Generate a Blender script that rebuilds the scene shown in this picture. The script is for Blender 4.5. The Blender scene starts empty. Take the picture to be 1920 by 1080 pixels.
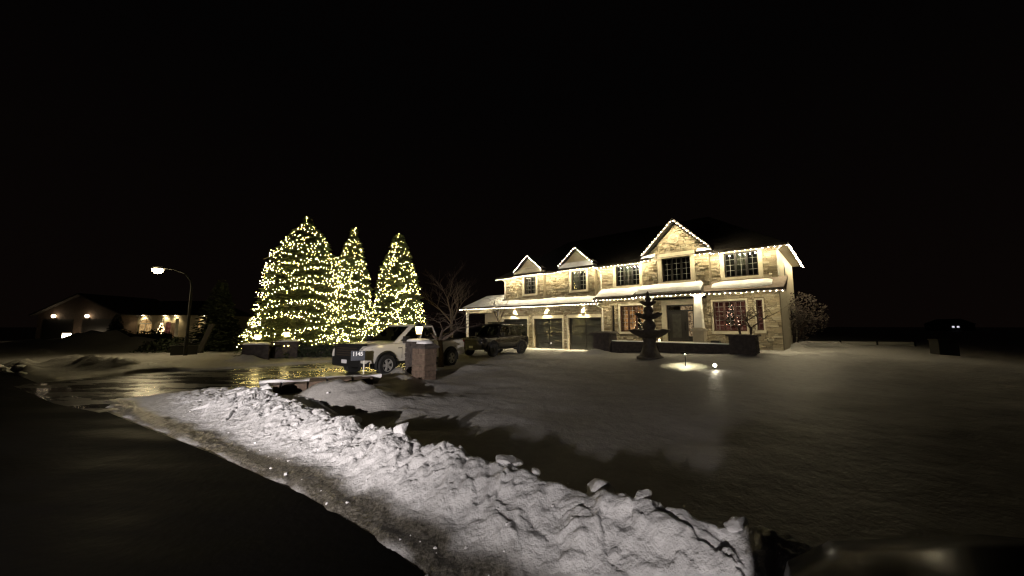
import bpy, math, random
import numpy as np
from mathutils import Vector
R = math.radians
random.seed(7)
C = bpy.context.scene.collection
SC = bpy.context.scene

# ------------------------------------------------------------------ camera, sky, exposure
cam_d = bpy.data.cameras.new('camera'); cam = bpy.data.objects.new('camera', cam_d); C.objects.link(cam)
cam.location = (0, 0, 1.85); cam.rotation_euler = (R(90) + math.atan(72 / 675), 0, 0)
cam_d.sensor_width = 36; cam_d.lens = 675 / 1920 * 36; cam_d.clip_start = 0.05; cam_d.clip_end = 2000
SC.camera = cam
w = bpy.data.worlds.new('World'); SC.world = w; w.use_nodes = True
wn, wl = w.node_tree.nodes, w.node_tree.links
bg = wn['Background']
tc = wn.new('ShaderNodeTexCoord'); sx = wn.new('ShaderNodeSeparateXYZ'); rp = wn.new('ShaderNodeValToRGB')
wl.new(tc.outputs['Generated'], sx.inputs[0]); wl.new(sx.outputs['Z'], rp.inputs[0]); wl.new(rp.outputs[0], bg.inputs[0])
rp.color_ramp.elements[0].position = 0.0; rp.color_ramp.elements[0].color = (.0027, .0016, .0013, 1)   # night sky, town glow low down
rp.color_ramp.elements[1].position = 0.55; rp.color_ramp.elements[1].color = (.0010, .0008, .0008, 1)
bg.inputs[1].default_value = 1.0
vs = SC.view_settings
vs.view_transform = 'Standard'; vs.look = 'None'; vs.exposure = 0; vs.gamma = 1
SC.cycles.max_bounces = 6; SC.cycles.diffuse_bounces = 2; SC.cycles.glossy_bounces = 3; SC.cycles.transparent_max_bounces = 12
SC.cycles.sample_clamp_indirect = 3; SC.cycles.caustics_reflective = False; SC.cycles.caustics_refractive = False
SC.cycles.use_denoising = True; SC.cycles.filter_width = 1.3

# ------------------------------------------------------------------ helpers
def mat(name, col, rough=.7, metal=0, emit=None, es=0, noise=0, nscale=6, bump=0, bscale=30, coat=0, spec=None, dist=.02):
    m = bpy.data.materials.new(name); m.use_nodes = True
    nt = m.node_tree; b = nt.nodes['Principled BSDF']; L = nt.links
    b.inputs['Base Color'].default_value = (*col, 1); b.inputs['Roughness'].default_value = rough; b.inputs['Metallic'].default_value = metal
    if coat: b.inputs['Coat Weight'].default_value = coat; b.inputs['Coat Roughness'].default_value = .08
    if spec is not None: b.inputs['Specular IOR Level'].default_value = spec
    if emit: b.inputs['Emission Color'].default_value = (*emit, 1); b.inputs['Emission Strength'].default_value = es
    if noise or bump:
        t = nt.nodes.new('ShaderNodeTexCoord')
    if noise:
        n = nt.nodes.new('ShaderNodeTexNoise'); n.inputs['Scale'].default_value = nscale; n.inputs['Detail'].default_value = 5
        r = nt.nodes.new('ShaderNodeValToRGB'); L.new(t.outputs['Object'], n.inputs['Vector']); L.new(n.outputs['Fac'], r.inputs[0])
        r.color_ramp.elements[0].position = .3; r.color_ramp.elements[1].position = .7
        r.color_ramp.elements[0].color = (*[c * (1 - noise) for c in col], 1); r.color_ramp.elements[1].color = (*[min(1, c * (1 + noise)) for c in col], 1)
        L.new(r.outputs[0], b.inputs['Base Color'])
    if bump:
        n2 = nt.nodes.new('ShaderNodeTexNoise'); n2.inputs['Scale'].default_value = bscale; n2.inputs['Detail'].default_value = 6
        bp = nt.nodes.new('ShaderNodeBump'); bp.inputs['Strength'].default_value = bump; bp.inputs['Distance'].default_value = dist
        L.new(t.outputs['Object'], n2.inputs['Vector']); L.new(n2.outputs['Fac'], bp.inputs['Height']); L.new(bp.outputs[0], b.inputs['Normal'])
    return m

def tag(o, label=None, cat=None, group=None, kind=None):
    if label: o['label'] = label
    if cat: o['category'] = cat
    if group: o['group'] = group
    if kind: o['kind'] = kind
    return o

def empty(name, loc, rz=0, label=None, cat=None, group=None):
    o = bpy.data.objects.new(name, None); C.objects.link(o); o.location = loc; o.rotation_euler = (0, 0, rz); o.empty_display_size = .3
    return tag(o, label, cat, group)

class MB:
    def __init__(s): s.v = []; s.f = []
    def poly(s, pts):
        i = len(s.v); s.v += [tuple(p) for p in pts]; s.f.append(tuple(range(i, i + len(pts)))); return s
    def box(s, x0, x1, y0, y1, z0, z1):
        i = len(s.v)
        s.v += [(x0, y0, z0), (x1, y0, z0), (x1, y1, z0), (x0, y1, z0), (x0, y0, z1), (x1, y0, z1), (x1, y1, z1), (x0, y1, z1)]
        s.f += [(i, i + 3, i + 2, i + 1), (i + 4, i + 5, i + 6, i + 7), (i, i + 1, i + 5, i + 4), (i + 1, i + 2, i + 6, i + 5), (i + 2, i + 3, i + 7, i + 6), (i + 3, i, i + 4, i + 7)]
        return s
    def hexa(s, b, t):      # bottom quad (ccw seen from above), top quad
        i = len(s.v); s.v += [tuple(p) for p in b] + [tuple(p) for p in t]
        s.f += [(i + 3, i + 2, i + 1, i), (i + 4, i + 5, i + 6, i + 7)] + [(i + k, i + (k + 1) % 4, i + 4 + (k + 1) % 4, i + 4 + k) for k in range(4)]
        return s
    def prism(s, pts, axis, a, b):  # 2-D outline extruded along axis
        def P(p, q):
            return (q, p[0], p[1]) if axis == 'x' else (p[0], q, p[1]) if axis == 'y' else (p[0], p[1], q)
        i = len(s.v); n = len(pts)
        s.v += [P(p, a) for p in pts] + [P(p, b) for p in pts]
        s.f += [tuple(range(i, i + n)), tuple(range(i + 2 * n - 1, i + n - 1, -1))]
        s.f += [(i + k, i + n + k, i + n + (k + 1) % n, i + (k + 1) % n) for k in range(n)]
        return s
    def loft(s, rings, cap=True, closed=True):
        i = len(s.v); n = len(rings[0])
        for r in rings: s.v += [tuple(p) for p in r]
        for a in range(len(rings) - 1):
            for k in range(n if closed else n - 1):
                k2 = (k + 1) % n
                s.f.append((i + a * n + k, i + a * n + k2, i + (a + 1) * n + k2, i + (a + 1) * n + k))
        if cap:
            s.f.append(tuple(range(i + n - 1, i - 1, -1))); j = i + (len(rings) - 1) * n; s.f.append(tuple(range(j, j + n)))
        return s
    def tube(s, path, radii, seg=6, cap=True):
        path = [Vector(p) for p in path]
        if not hasattr(radii, '__len__'): radii = [radii] * len(path)
        rings = []
        for k, p in enumerate(path):
            d = (path[min(k + 1, len(path) - 1)] - path[max(k - 1, 0)])
            if d.length < 1e-9: d = Vector((0, 0, 1))
            d.normalize()
            up = Vector((0, 0, 1)) if abs(d.z) < .9 else Vector((1, 0, 0))
            a = d.cross(up).normalized(); b = d.cross(a)
            rings.append([p + (a * math.cos(2 * math.pi * q / seg) + b * math.sin(2 * math.pi * q / seg)) * radii[k] for q in range(seg)])
        return s.loft(rings, cap)
    def lathe(s, prof, seg=24, o=(0, 0, 0), axis='z', cap=True):
        rings = []
        for r, h in prof:
            ring = []
            for q in range(seg):
                c, sn = math.cos(2 * math.pi * q / seg) * r, math.sin(2 * math.pi * q / seg) * r
                p = (c, sn, h) if axis == 'z' else (c, h, sn) if axis == 'y' else (h, c, sn)
                ring.append((p[0] + o[0], p[1] + o[1], p[2] + o[2]))
            rings.append(ring)
        return s.loft(rings, cap)
    def build(s, name, m, parent=None, smooth=None, kind=None, loc=None):
        me = bpy.data.meshes.new(name); me.from_pydata(s.v, [], s.f); me.materials.append(m)
        if smooth is not None:
            me.shade_smooth() if hasattr(me, 'shade_smooth') else None
            me.set_sharp_from_angle(angle=R(smooth))
        o = bpy.data.objects.new(name, me); C.objects.link(o)
        if parent: o.parent = parent
        if kind: o['kind'] = kind
        if loc: o.location = loc
        return o

def inst(name, me, parent, loc, rot=None, scale=None):
    o = bpy.data.objects.new(name, me); C.objects.link(o)
    if parent: o.parent = parent
    o.location = loc
    if rot: o.rotation_euler = rot
    if scale: o.scale = scale
    return o

def copy_tree(o, parent=None):
    c = o.copy(); C.objects.link(c); c.parent = parent
    for ch in list(o.children): copy_tree(ch, c)
    return c

# ---- value noise (numpy)
def _h(ix, iy, sd):
    n = (ix.astype(np.int64) * 374761393 + iy.astype(np.int64) * 668265263 + sd * 974634777) & 0xffffffff
    n = ((n ^ (n >> 13)) * 1274126177) & 0xffffffff
    return ((n ^ (n >> 16)) & 0xffff) / 65535.0
def vnoise(x, y, sd=0):
    x = np.asarray(x, float); y = np.asarray(y, float)
    ix, iy = np.floor(x), np.floor(y); fx, fy = x - ix, y - iy
    fx = fx * fx * fx * (fx * (fx * 6 - 15) + 10); fy = fy * fy * fy * (fy * (fy * 6 - 15) + 10)
    a, b, c, d = _h(ix, iy, sd), _h(ix + 1, iy, sd), _h(ix, iy + 1, sd), _h(ix + 1, iy + 1, sd)
    return (a * (1 - fx) + b * fx) * (1 - fy) + (c * (1 - fx) + d * fx) * fy * 1.0
def fbm(x, y, sd=0, o=4):
    t = 0; a = .5; x = np.asarray(x, float); y = np.asarray(y, float)
    for k in range(o):
        t = t + a * vnoise(x, y, sd + k); x, y = x * 2.03 + 7.1, y * 2.03 + 3.3; a *= .5
    return t / (1 - .5 ** o)
def worley(x, y, sd):      # broken plates: height and tilt per cell
    ix, iy = np.floor(x), np.floor(y); best = np.full(x.shape, 9.); val = np.zeros(x.shape); sec = np.full(x.shape, 9.)
    for dx in (-1, 0, 1):
        for dy in (-1, 0, 1):
            cx, cy = ix + dx, iy + dy; px, py = cx + _h(cx, cy, sd), cy + _h(cx, cy, sd + 1); d = (x - px) ** 2 + (y - py) ** 2
            v = _h(cx, cy, sd + 2) + (x - px) * (_h(cx, cy, sd + 3) - .5) * 1.3 + (y - py) * (_h(cx, cy, sd + 4) - .5) * 1.3
            m = d < best; sec = np.where(m, best, np.minimum(sec, d)); val = np.where(m, v, val); best = np.where(m, d, best)
    return val, np.clip((np.sqrt(sec) - np.sqrt(best)) * 6, 0, 1)
def sstep(a, b, x):
    t = np.clip((np.asarray(x, float) - a) / (b - a), 0, 1); return t * t * (3 - 2 * t)
def poly_sd(poly, x, y):     # signed distance, > 0 outside
    x = np.asarray(x, float); y = np.asarray(y, float); P = np.array(poly, float)
    d = np.full(x.shape, 1e9); ins = np.zeros(x.shape, bool)
    for k in range(len(P)):
        ax, ay = P[k]; bx, by = P[(k + 1) % len(P)]; ex, ey = bx - ax, by - ay
        t = np.clip(((x - ax) * ex + (y - ay) * ey) / (ex * ex + ey * ey), 0, 1)
        d = np.minimum(d, (x - ax - t * ex) ** 2 + (y - ay - t * ey) ** 2)
        c = ((ay > y) != (by > y))
        with np.errstate(divide='ignore', invalid='ignore'):
            xc = ax + (y - ay) / (by - ay if by != ay else 1e-9) * ex
        ins ^= c & (x < xc)
    d = np.sqrt(d); return np.where(ins, -d, d)

# ------------------------------------------------------------------ layout
HO = (5.255, 26.6); HR = (.74007, -.67253); HN = (.67253, .74007); HROT = R(-42.2627)
def hw(s, n):      # house coordinates -> world
    return (HO[0] + HR[0] * s + HN[0] * n, HO[1] + HR[1] * s + HN[1] * n)
ROAD = [(-120, 72), (-60, 38.3), (-22.9, 16.4), (-12.2, 10.1), (-7.5, 7.3), (-4.4, 5.5), (-2.3, 4.2), (-1.2, 3.4), (-.64, 2.9), (1.5, 1.3), (6, -2), (20, -12), (34, -24),
        (26, -34), (10, -22), (-5, -9), (-20, 1), (-60, 26), (-120, 58)]
DRIVE = [(-15.6, 11.5), (-15.3, 13.3), (-14.3, 14.7), (-12.3, 16), (-9.5, 18.7), (-6.6, 21.2), (-4.2, 21), (-3.4, 18), (-4.6, 15.2), (-5.5, 13.4), (-6.6, 12.1), (-7.4, 11.2), (-8.1, 9.8), (-8.9, 8.0), (-11, 8.9)]
# x, y, rx, ry, rotation, height
MOUNDS = [(-3.85, 12.3, .5, .4, .3, .36), (-3.6, 11.5, .7, .4, .2, .14), (-4.9, 11.6, .9, .4, .4, .10), (-4.6, 10.3, 1.9, 1.0, .45, .26), (-3.7, 8.4, 1.5, .7, -.2, .22), (-2.2, 8.6, 1.6, .9, 0, .12), (-3.5, 7.9, 1.7, .7, -.6, .22),
          (-13.7, 18.7, .75, .4, .2, .34), (-16.4, 15.3, 1.3, .55, -.3, .34), (-18.3, 15.9, 1.5, .6, -.4, .42), (-21, 17.4, 1.6, .7, -.5, .4), (-14.9, 15.4, .9, .35, -.2, .2),
          (-19.5, 14.6, .6, .4, 0, .25), (-21.2, 15.7, .45, .35, .3, .28), (-22.2, 16.4, .4, .3, .3, .26), (-23.2, 17.3, .5, .4, 0, .3),
          (-38, 31, 5, 1.6, -.4, .75), (-33, 30, 3.5, 1.6, -.2, 1.05), (-45, 34, 5, 1.5, -.45, .55), (-28.5, 29, 2.5, 1.3, 0, .6), (-24, 27, 2, 1.2, 0, .3),
          (19.2, 24, 1, .6, 0, .3), (16.8, 21.5, .7, .4, 0, .25), (20.5, 23, .5, .4, 0, .35), (13.7, 15.6, 1.2, .7, 0, .14), (-1.6, 15.2, 1.8, .8, .4, .14), (0.5, 18.0, 2.2, 1.0, .2, .15),
          (3.4, 20.5, 1.1, .5, -.3, .2), (4.7, 20.3, 1.0, .4, -.7, .22)]
def H(x, y, detail=True):
    x = np.asarray(x, float); y = np.asarray(y, float)
    dx, dy = x - HO[0], y - HO[1]; s = dx * HR[0] + dy * HR[1]; n = dx * HN[0] + dy * HN[1]
    lawn = .07 + .10 * (fbm(x * .22, y * .22, 3) - .35)
    ht = np.interp(s, [-20, -8, -1, 1.5, 5, 9, 14, 30], [.02, .06, .12, .18, .42, .62, .62, .4])
    wt = sstep(-9.5, -3.2, n) * (1 - sstep(16, 24, s))
    z = lawn + wt * (ht - lawn)
    if detail:
        z = z + (.11 * (fbm(x * .8, y * .8, 9) - .45) + .05 * (np.abs(fbm(x * 1.6, y * 1.6, 10) - .5) - .1)) * sstep(.0, 3, -n)
    for (mx, my, rx, ry, ro, h) in MOUNDS:
        c, sn = math.cos(ro), math.sin(ro); u = ((x - mx) * c + (y - my) * sn) / rx; v = (-(x - mx) * sn + (y - my) * c) / ry
        g = np.exp(-(u * u + v * v) * 1.1)
        if detail: g = g * (.35 + .75 * fbm(x * 1.2, y * 1.2, 21) + .8 * np.abs(fbm(x * 2.3, y * 2.3, 22) - .5) * 2)
        z = z + h * g
    # ditch behind the ploughed bank
    u = ((x + 3.7) * .9 + (y - 8.5) * -.3) / 1.6; v = ((x + 3.7) * .3 + (y - 8.5) * .9) / .75
    z = z + .10 * np.exp(-(u * u + v * v))
    nz = .35 * (fbm(x * 1.1, y * 1.1, 31) - .5)
    m = np.minimum(poly_sd(ROAD, x, y), poly_sd(DRIVE, x, y)) + nz
    z = -.07 + (z + .07) * sstep(-.12, .32, m)
    ba = (x + 5.9) * .78 - (y - 8.5) * .626; bb = (x + 5.9) * .626 + (y - 8.5) * .78      # the ploughed bank has its own mesh
    k = sstep(-4.6, -3.6, ba) * (1 - sstep(15.6, 16.2, ba)) * sstep(-3.4, -2.7, bb) * (1 - sstep(.28, .55, bb))
    if detail: z = z * (1 - k) - .09 * k
    return z
def hz(x, y): return float(H(np.array([x]), np.array([y]))[0])

# ------------------------------------------------------------------ materials
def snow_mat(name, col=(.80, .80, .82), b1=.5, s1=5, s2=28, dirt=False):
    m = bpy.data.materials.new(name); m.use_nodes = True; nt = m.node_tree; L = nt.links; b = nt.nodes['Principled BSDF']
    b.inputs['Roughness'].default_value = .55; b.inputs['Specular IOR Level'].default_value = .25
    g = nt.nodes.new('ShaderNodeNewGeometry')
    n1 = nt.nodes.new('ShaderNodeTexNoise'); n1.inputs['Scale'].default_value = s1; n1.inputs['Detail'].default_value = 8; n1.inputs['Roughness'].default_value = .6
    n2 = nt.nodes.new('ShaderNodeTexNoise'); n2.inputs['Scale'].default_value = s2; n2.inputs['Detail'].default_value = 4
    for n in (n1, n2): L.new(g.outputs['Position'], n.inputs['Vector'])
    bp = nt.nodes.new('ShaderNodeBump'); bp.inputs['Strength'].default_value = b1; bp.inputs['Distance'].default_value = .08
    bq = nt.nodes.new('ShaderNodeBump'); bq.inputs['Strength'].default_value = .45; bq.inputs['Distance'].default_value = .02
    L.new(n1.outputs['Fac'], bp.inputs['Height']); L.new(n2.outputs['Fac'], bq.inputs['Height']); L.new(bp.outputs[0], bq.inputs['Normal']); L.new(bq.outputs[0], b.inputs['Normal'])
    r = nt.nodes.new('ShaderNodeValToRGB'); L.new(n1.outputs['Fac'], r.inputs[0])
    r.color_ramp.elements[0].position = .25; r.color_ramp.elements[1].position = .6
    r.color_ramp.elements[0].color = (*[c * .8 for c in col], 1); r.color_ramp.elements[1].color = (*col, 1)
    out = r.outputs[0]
    if dirt:
        a = nt.nodes.new('ShaderNodeAttribute'); a.attribute_name = 'slush'
        mx = nt.nodes.new('ShaderNodeMix'); mx.data_type = 'RGBA'
        r2 = nt.nodes.new('ShaderNodeValToRGB'); L.new(n2.outputs['Fac'], r2.inputs[0])
        r2.color_ramp.elements[0].position = .35; r2.color_ramp.elements[1].position = .7
        r2.color_ramp.elements[0].color = (.055, .05, .04, 1); r2.color_ramp.elements[1].color = (.22, .205, .18, 1)
        L.new(a.outputs['Fac'], mx.inputs[0]); L.new(out, mx.inputs[6]); L.new(r2.outputs[0], mx.inputs[7]); out = mx.outputs[2]
        mr = nt.nodes.new('ShaderNodeMapRange'); mr.inputs[3].default_value = .6; mr.inputs[4].default_value = .32
        L.new(a.outputs['Fac'], mr.inputs[0]); L.new(mr.outputs[0], b.inputs['Roughness'])
    L.new(out, b.inputs['Base Color'])
    return m
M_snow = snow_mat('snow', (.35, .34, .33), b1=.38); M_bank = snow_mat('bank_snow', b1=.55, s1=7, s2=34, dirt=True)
M_chunk = snow_mat('chunk_snow', b1=.35, s1=12, s2=40); M_roofsnow = snow_mat('roof_snow', b1=.15, s1=2, s2=15)

def asphalt(name, r0, r1, sc, dk=1, spec=.5):
    m = bpy.data.materials.new(name); m.use_nodes = True; nt = m.node_tree; L = nt.links; b = nt.nodes['Principled BSDF']
    g = nt.nodes.new('ShaderNodeNewGeometry')
    mp = nt.nodes.new('ShaderNodeMapping'); mp.inputs['Rotation'].default_value = (0, 0, R(20)); mp.inputs['Scale'].default_value = (.35, 1.2, 1); L.new(g.outputs['Position'], mp.inputs[0])
    n1 = nt.nodes.new('ShaderNodeTexNoise'); n1.inputs['Scale'].default_value = sc; n1.inputs['Detail'].default_value = 6; L.new(mp.outputs[0], n1.inputs['Vector'])
    r = nt.nodes.new('ShaderNodeMapRange'); r.inputs[1].default_value = .4; r.inputs[2].default_value = .62; r.inputs[3].default_value = r0; r.inputs[4].default_value = r1
    L.new(n1.outputs['Fac'], r.inputs[0]); L.new(r.outputs[0], b.inputs['Roughness'])
    c = nt.nodes.new('ShaderNodeValToRGB'); L.new(n1.outputs['Fac'], c.inputs[0]); c.color_ramp.elements[0].position = .4; c.color_ramp.elements[1].position = .75
    c.color_ramp.elements[0].color = (.018 * dk, .017 * dk, .016 * dk, 1); c.color_ramp.elements[1].color = (.05 * dk, .047 * dk, .043 * dk, 1); b.inputs['Specular IOR Level'].default_value = spec; L.new(c.outputs[0], b.inputs['Base Color'])
    n2 = nt.nodes.new('ShaderNodeTexNoise'); n2.inputs['Scale'].default_value = 9; n2.inputs['Detail'].default_value = 7; L.new(g.outputs['Position'], n2.inputs['Vector'])
    bp = nt.nodes.new('ShaderNodeBump'); bp.inputs['Strength'].default_value = .25; bp.inputs['Distance'].default_value = .03; L.new(n2.outputs['Fac'], bp.inputs['Height']); L.new(bp.outputs[0], b.inputs['Normal'])
    return m
M_drive = asphalt('wet_driveway', .13, .4, 1.3); M_road = asphalt('wet_road', .5, .8, .85, .2, .02)

def stone_mat():
    m = bpy.data.materials.new('split_stone'); m.use_nodes = True; nt = m.node_tree; L = nt.links; b = nt.nodes['Principled BSDF']
    b.inputs['Roughness'].default_value = .85
    a = nt.nodes.new('ShaderNodeAttribute'); a.attribute_name = 'tint'
    r = nt.nodes.new('ShaderNodeValToRGB'); L.new(a.outputs['Fac'], r.inputs[0])
    e = r.color_ramp.elements; e[0].color = (.22, .175, .11, 1); e[1].color = (.47, .42, .31, 1); x = e.new(.3); x.color = (.38, .325, .22, 1)
    t = nt.nodes.new('ShaderNodeTexCoord'); n = nt.nodes.new('ShaderNodeTexNoise'); n.inputs['Scale'].default_value = 7; n.inputs['Detail'].default_value = 7
    L.new(t.outputs['Object'], n.inputs['Vector'])
    mx = nt.nodes.new('ShaderNodeMix'); mx.data_type = 'RGBA'; mx.blend_type = 'MULTIPLY'; mx.inputs[0].default_value = .5
    L.new(r.outputs[0], mx.inputs[6]); L.new(n.outputs['Color'], mx.inputs[7])
    r3 = nt.nodes.new('ShaderNodeValToRGB'); L.new(n.outputs['Fac'], r3.inputs[0]); r3.color_ramp.elements[0].color = (.55, .55, .55, 1); r3.color_ramp.elements[0].position = .3; r3.color_ramp.elements[1].position = .7
    L.new(r3.outputs[0], mx.inputs[7]); L.new(mx.outputs[2], b.inputs['Base Color'])
    bp = nt.nodes.new('ShaderNodeBump'); bp.inputs['Strength'].default_value = .5; bp.inputs['Distance'].default_value = .03; L.new(n.outputs['Fac'], bp.inputs['Height']); L.new(bp.outputs[0], b.inputs['Normal'])
    return m
M_stone = stone_mat()
M_mortar = mat('mortar', (.18, .15, .10), .9, noise=.15, nscale=3)
M_lime = mat('limestone', (.46, .42, .32), .8, noise=.1, nscale=5, bump=.1)
M_stucco = mat('stucco', (.42, .37, .27), .85, noise=.08, nscale=4, bump=.15)
M_roof = mat('shingles', (.035, .03, .026), .85, noise=.35, nscale=9, bump=.5, bscale=14)
M_fascia = mat('dark_fascia', (.035, .026, .018), .5)
M_soffit = mat('soffit', (.38, .34, .26), .6)
M_frame = mat('dark_frame', (.012, .011, .010), .4)
M_frame_r = mat('mahogany_frame', (.05, .018, .012), .45)
M_muntin = mat('muntin', (.17, .175, .16), .5)
M_white = mat('white_trim', (.7, .68, .62), .5)
M_curtain = mat('curtain', (.20, .21, .17), .9, noise=.3, nscale=9)
M_dark = mat('dark_room', (.012, .012, .011), .9)
M_brick = mat('brown_brick', (.118, .082, .06), .85, noise=.3, nscale=9, bump=.5, bscale=22)
M_brickd = mat('dark_stone', (.055, .045, .04), .9, noise=.35, nscale=6, bump=.6, bscale=12)
M_iron = mat('black_iron', (.012, .012, .012), .4)
M_bronze = mat('dark_cast_stone', (.05, .04, .034), .7, noise=.3, nscale=8, bump=.3)
M_bark = mat('bark', (.07, .052, .04), .9, noise=.4, nscale=14, bump=.7)
M_needle = mat('needles', (.085, .10, .026), .65, noise=.45, nscale=2.2)
M_needle_d = mat('dark_needles', (.02, .028, .012), .8, noise=.4, nscale=2)
M_leaf = mat('dry_leaves', (.03, .018, .013), .8, noise=.4, nscale=6)
M_wood = mat('weathered_wood', (.022, .018, .014), .8, noise=.3, nscale=6)
M_pole = mat('galvanised', (.006, .0055, .005), .9)
M_glassy = None
def pane_mat(name, base=.06, rough=.015, tint=(.85, .87, .85)):
    m = bpy.data.materials.new(name); m.use_nodes = True; nt = m.node_tree; L = nt.links; nt.nodes.remove(nt.nodes['Principled BSDF'])
    o = nt.nodes['Material Output']; tr = nt.nodes.new('ShaderNodeBsdfTransparent'); tr.inputs[0].default_value = (*tint, 1)
    g = nt.nodes.new('ShaderNodeBsdfGlossy'); g.inputs['Roughness'].default_value = rough
    f = nt.nodes.new('ShaderNodeFresnel'); f.inputs[0].default_value = 1.5; mx = nt.nodes.new('ShaderNodeMixShader')
    ad = nt.nodes.new('ShaderNodeMath'); ad.operation = 'ADD'; ad.inputs[1].default_value = base; L.new(f.outputs[0], ad.inputs[0])
    L.new(ad.outputs[0], mx.inputs[0]); L.new(tr.outputs[0], mx.inputs[1]); L.new(g.outputs[0], mx.inputs[2]); L.new(mx.outputs[0], o.inputs[0])
    return m
M_pane = pane_mat('window_glass'); M_doorglass = mat('smoked_glass', (.034, .035, .032), .012, spec=.36)
M_carglass = pane_mat('car_glass', .05, .01, (.62, .66, .62))

def emitter(name, col, st):
    m = bpy.data.materials.new(name); m.use_nodes = True; nt = m.node_tree; nt.nodes.remove(nt.nodes['Principled BSDF'])
    e = nt.nodes.new('ShaderNodeEmission'); e.inputs[0].default_value = (*col, 1); e.inputs[1].default_value = st
    nt.links.new(e.outputs[0], nt.nodes['Material Output'].inputs[0]); return m
E_HOUSE, E_TREE = 570, 78
M_bulb_h = emitter('house_bulb', (1, .84, .52), E_HOUSE); M_bulb_t = emitter('tree_bulb', (1, .77, .26), E_TREE)
M_lantern = emitter('lantern_glass', (1, .76, .30), 14); M_potlight = emitter('pot_light_lens', (1, .82, .5), 30)
M_street = emitter('street_lens', (1, .80, .42), 60); M_sconce = emitter('sconce_lens', (1, .78, .5), 16); M_flood = emitter('flood_lens', (1, .93, .72), 60)
M_pinkbulb = emitter('indoor_bulb', (1, .55, .42), 6); M_goldbulb = emitter('indoor_gold_bulb', (1, .70, .38), 5)
def room_mat(name, c0, c1, st, sc=3):
    m = bpy.data.materials.new(name); m.use_nodes = True; nt = m.node_tree; L = nt.links; nt.nodes.remove(nt.nodes['Principled BSDF'])
    t = nt.nodes.new('ShaderNodeTexCoord'); n = nt.nodes.new('ShaderNodeTexNoise'); n.inputs['Scale'].default_value = sc; n.inputs['Detail'].default_value = 3
    r = nt.nodes.new('ShaderNodeValToRGB'); r.color_ramp.elements[0].position = .36; r.color_ramp.elements[1].position = .64
    r.color_ramp.elements[0].color = (*c0, 1); r.color_ramp.elements[1].color = (*c1, 1)
    e = nt.nodes.new('ShaderNodeEmission'); e.inputs[1].default_value = st
    L.new(t.outputs['Object'], n.inputs['Vector']); L.new(n.outputs['Fac'], r.inputs[0]); L.new(r.outputs[0], e.inputs[0]); L.new(e.outputs[0], nt.nodes['Material Output'].inputs[0])
    return m
M_room_o = room_mat('lit_room_orange', (.10, .045, .018), (.62, .30, .12), 1.1); M_room_r = room_mat('lit_room_red', (.045, .012, .008), (.20, .07, .05), .65)
M_room_c = room_mat('lit_sidelight', (.12, .07, .035), (.55, .40, .22), .6, 9); M_room_g = room_mat('lit_room_gold', (.25, .14, .05), (.8, .5, .2), .8)

def spot(name, parent, loc, tgt, watts, size, blend, col, rad=.04):
    d = bpy.data.lights.new(name, 'SPOT'); d.energy = watts; d.spot_size = R(size); d.spot_blend = blend; d.color = col; d.shadow_soft_size = rad
    o = bpy.data.objects.new(name, d); C.objects.link(o)
    if parent: o.parent = parent
    o.location = loc; o.rotation_euler = (Vector(tgt) - Vector(loc)).to_track_quat('-Z', 'Y').to_euler()
    return o

# ------------------------------------------------------------------ ground
def grid_obj(name, xs, ys, zf, m):
    X, Y = np.meshgrid(xs, ys); Z = zf(X, Y); nx, ny = len(xs), len(ys)
    co = np.stack([X, Y, Z], -1).reshape(-1, 3)
    i = np.arange(nx * ny).reshape(ny, nx); f = np.stack([i[:-1, :-1], i[:-1, 1:], i[1:, 1:], i[1:, :-1]], -1).reshape(-1, 4)
    me = bpy.data.meshes.new(name); me.vertices.add(len(co)); me.vertices.foreach_set('co', co.ravel())
    me.loops.add(f.size); me.loops.foreach_set('vertex_index', f.ravel().astype(np.int32))
    me.polygons.add(len(f)); me.polygons.foreach_set('loop_start', np.arange(0, f.size, 4, dtype=np.int32)); me.polygons.foreach_set('loop_total', np.full(len(f), 4, np.int32))
    me.update(calc_edges=True); me.validate(); me.shade_smooth(); me.materials.append(m)
    o = bpy.data.objects.new(name, me); C.objects.link(o); return o
xs = np.concatenate([np.linspace(-900, -70, 30)[:-1], np.arange(-70, -26, 1.0), np.arange(-26, 24, .17), np.arange(24, 60, .8), np.linspace(60, 900, 30)])
ys = np.concatenate([np.linspace(-300, -40, 10)[:-1], np.arange(-40, 2, 1.0), np.arange(2, 26, .15), np.arange(26, 60, .7), np.linspace(60, 1200, 30)])
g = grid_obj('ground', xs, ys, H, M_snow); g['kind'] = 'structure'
def sheet(name, poly, z, m):
    b = MB(); b.poly([(x, y, z) for x, y in poly[::-1]]); o = b.build(name, m); o['kind'] = 'structure'; return o
sheet('road', ROAD, 0, M_road); sheet('driveway', DRIVE, .004, M_drive)

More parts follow.
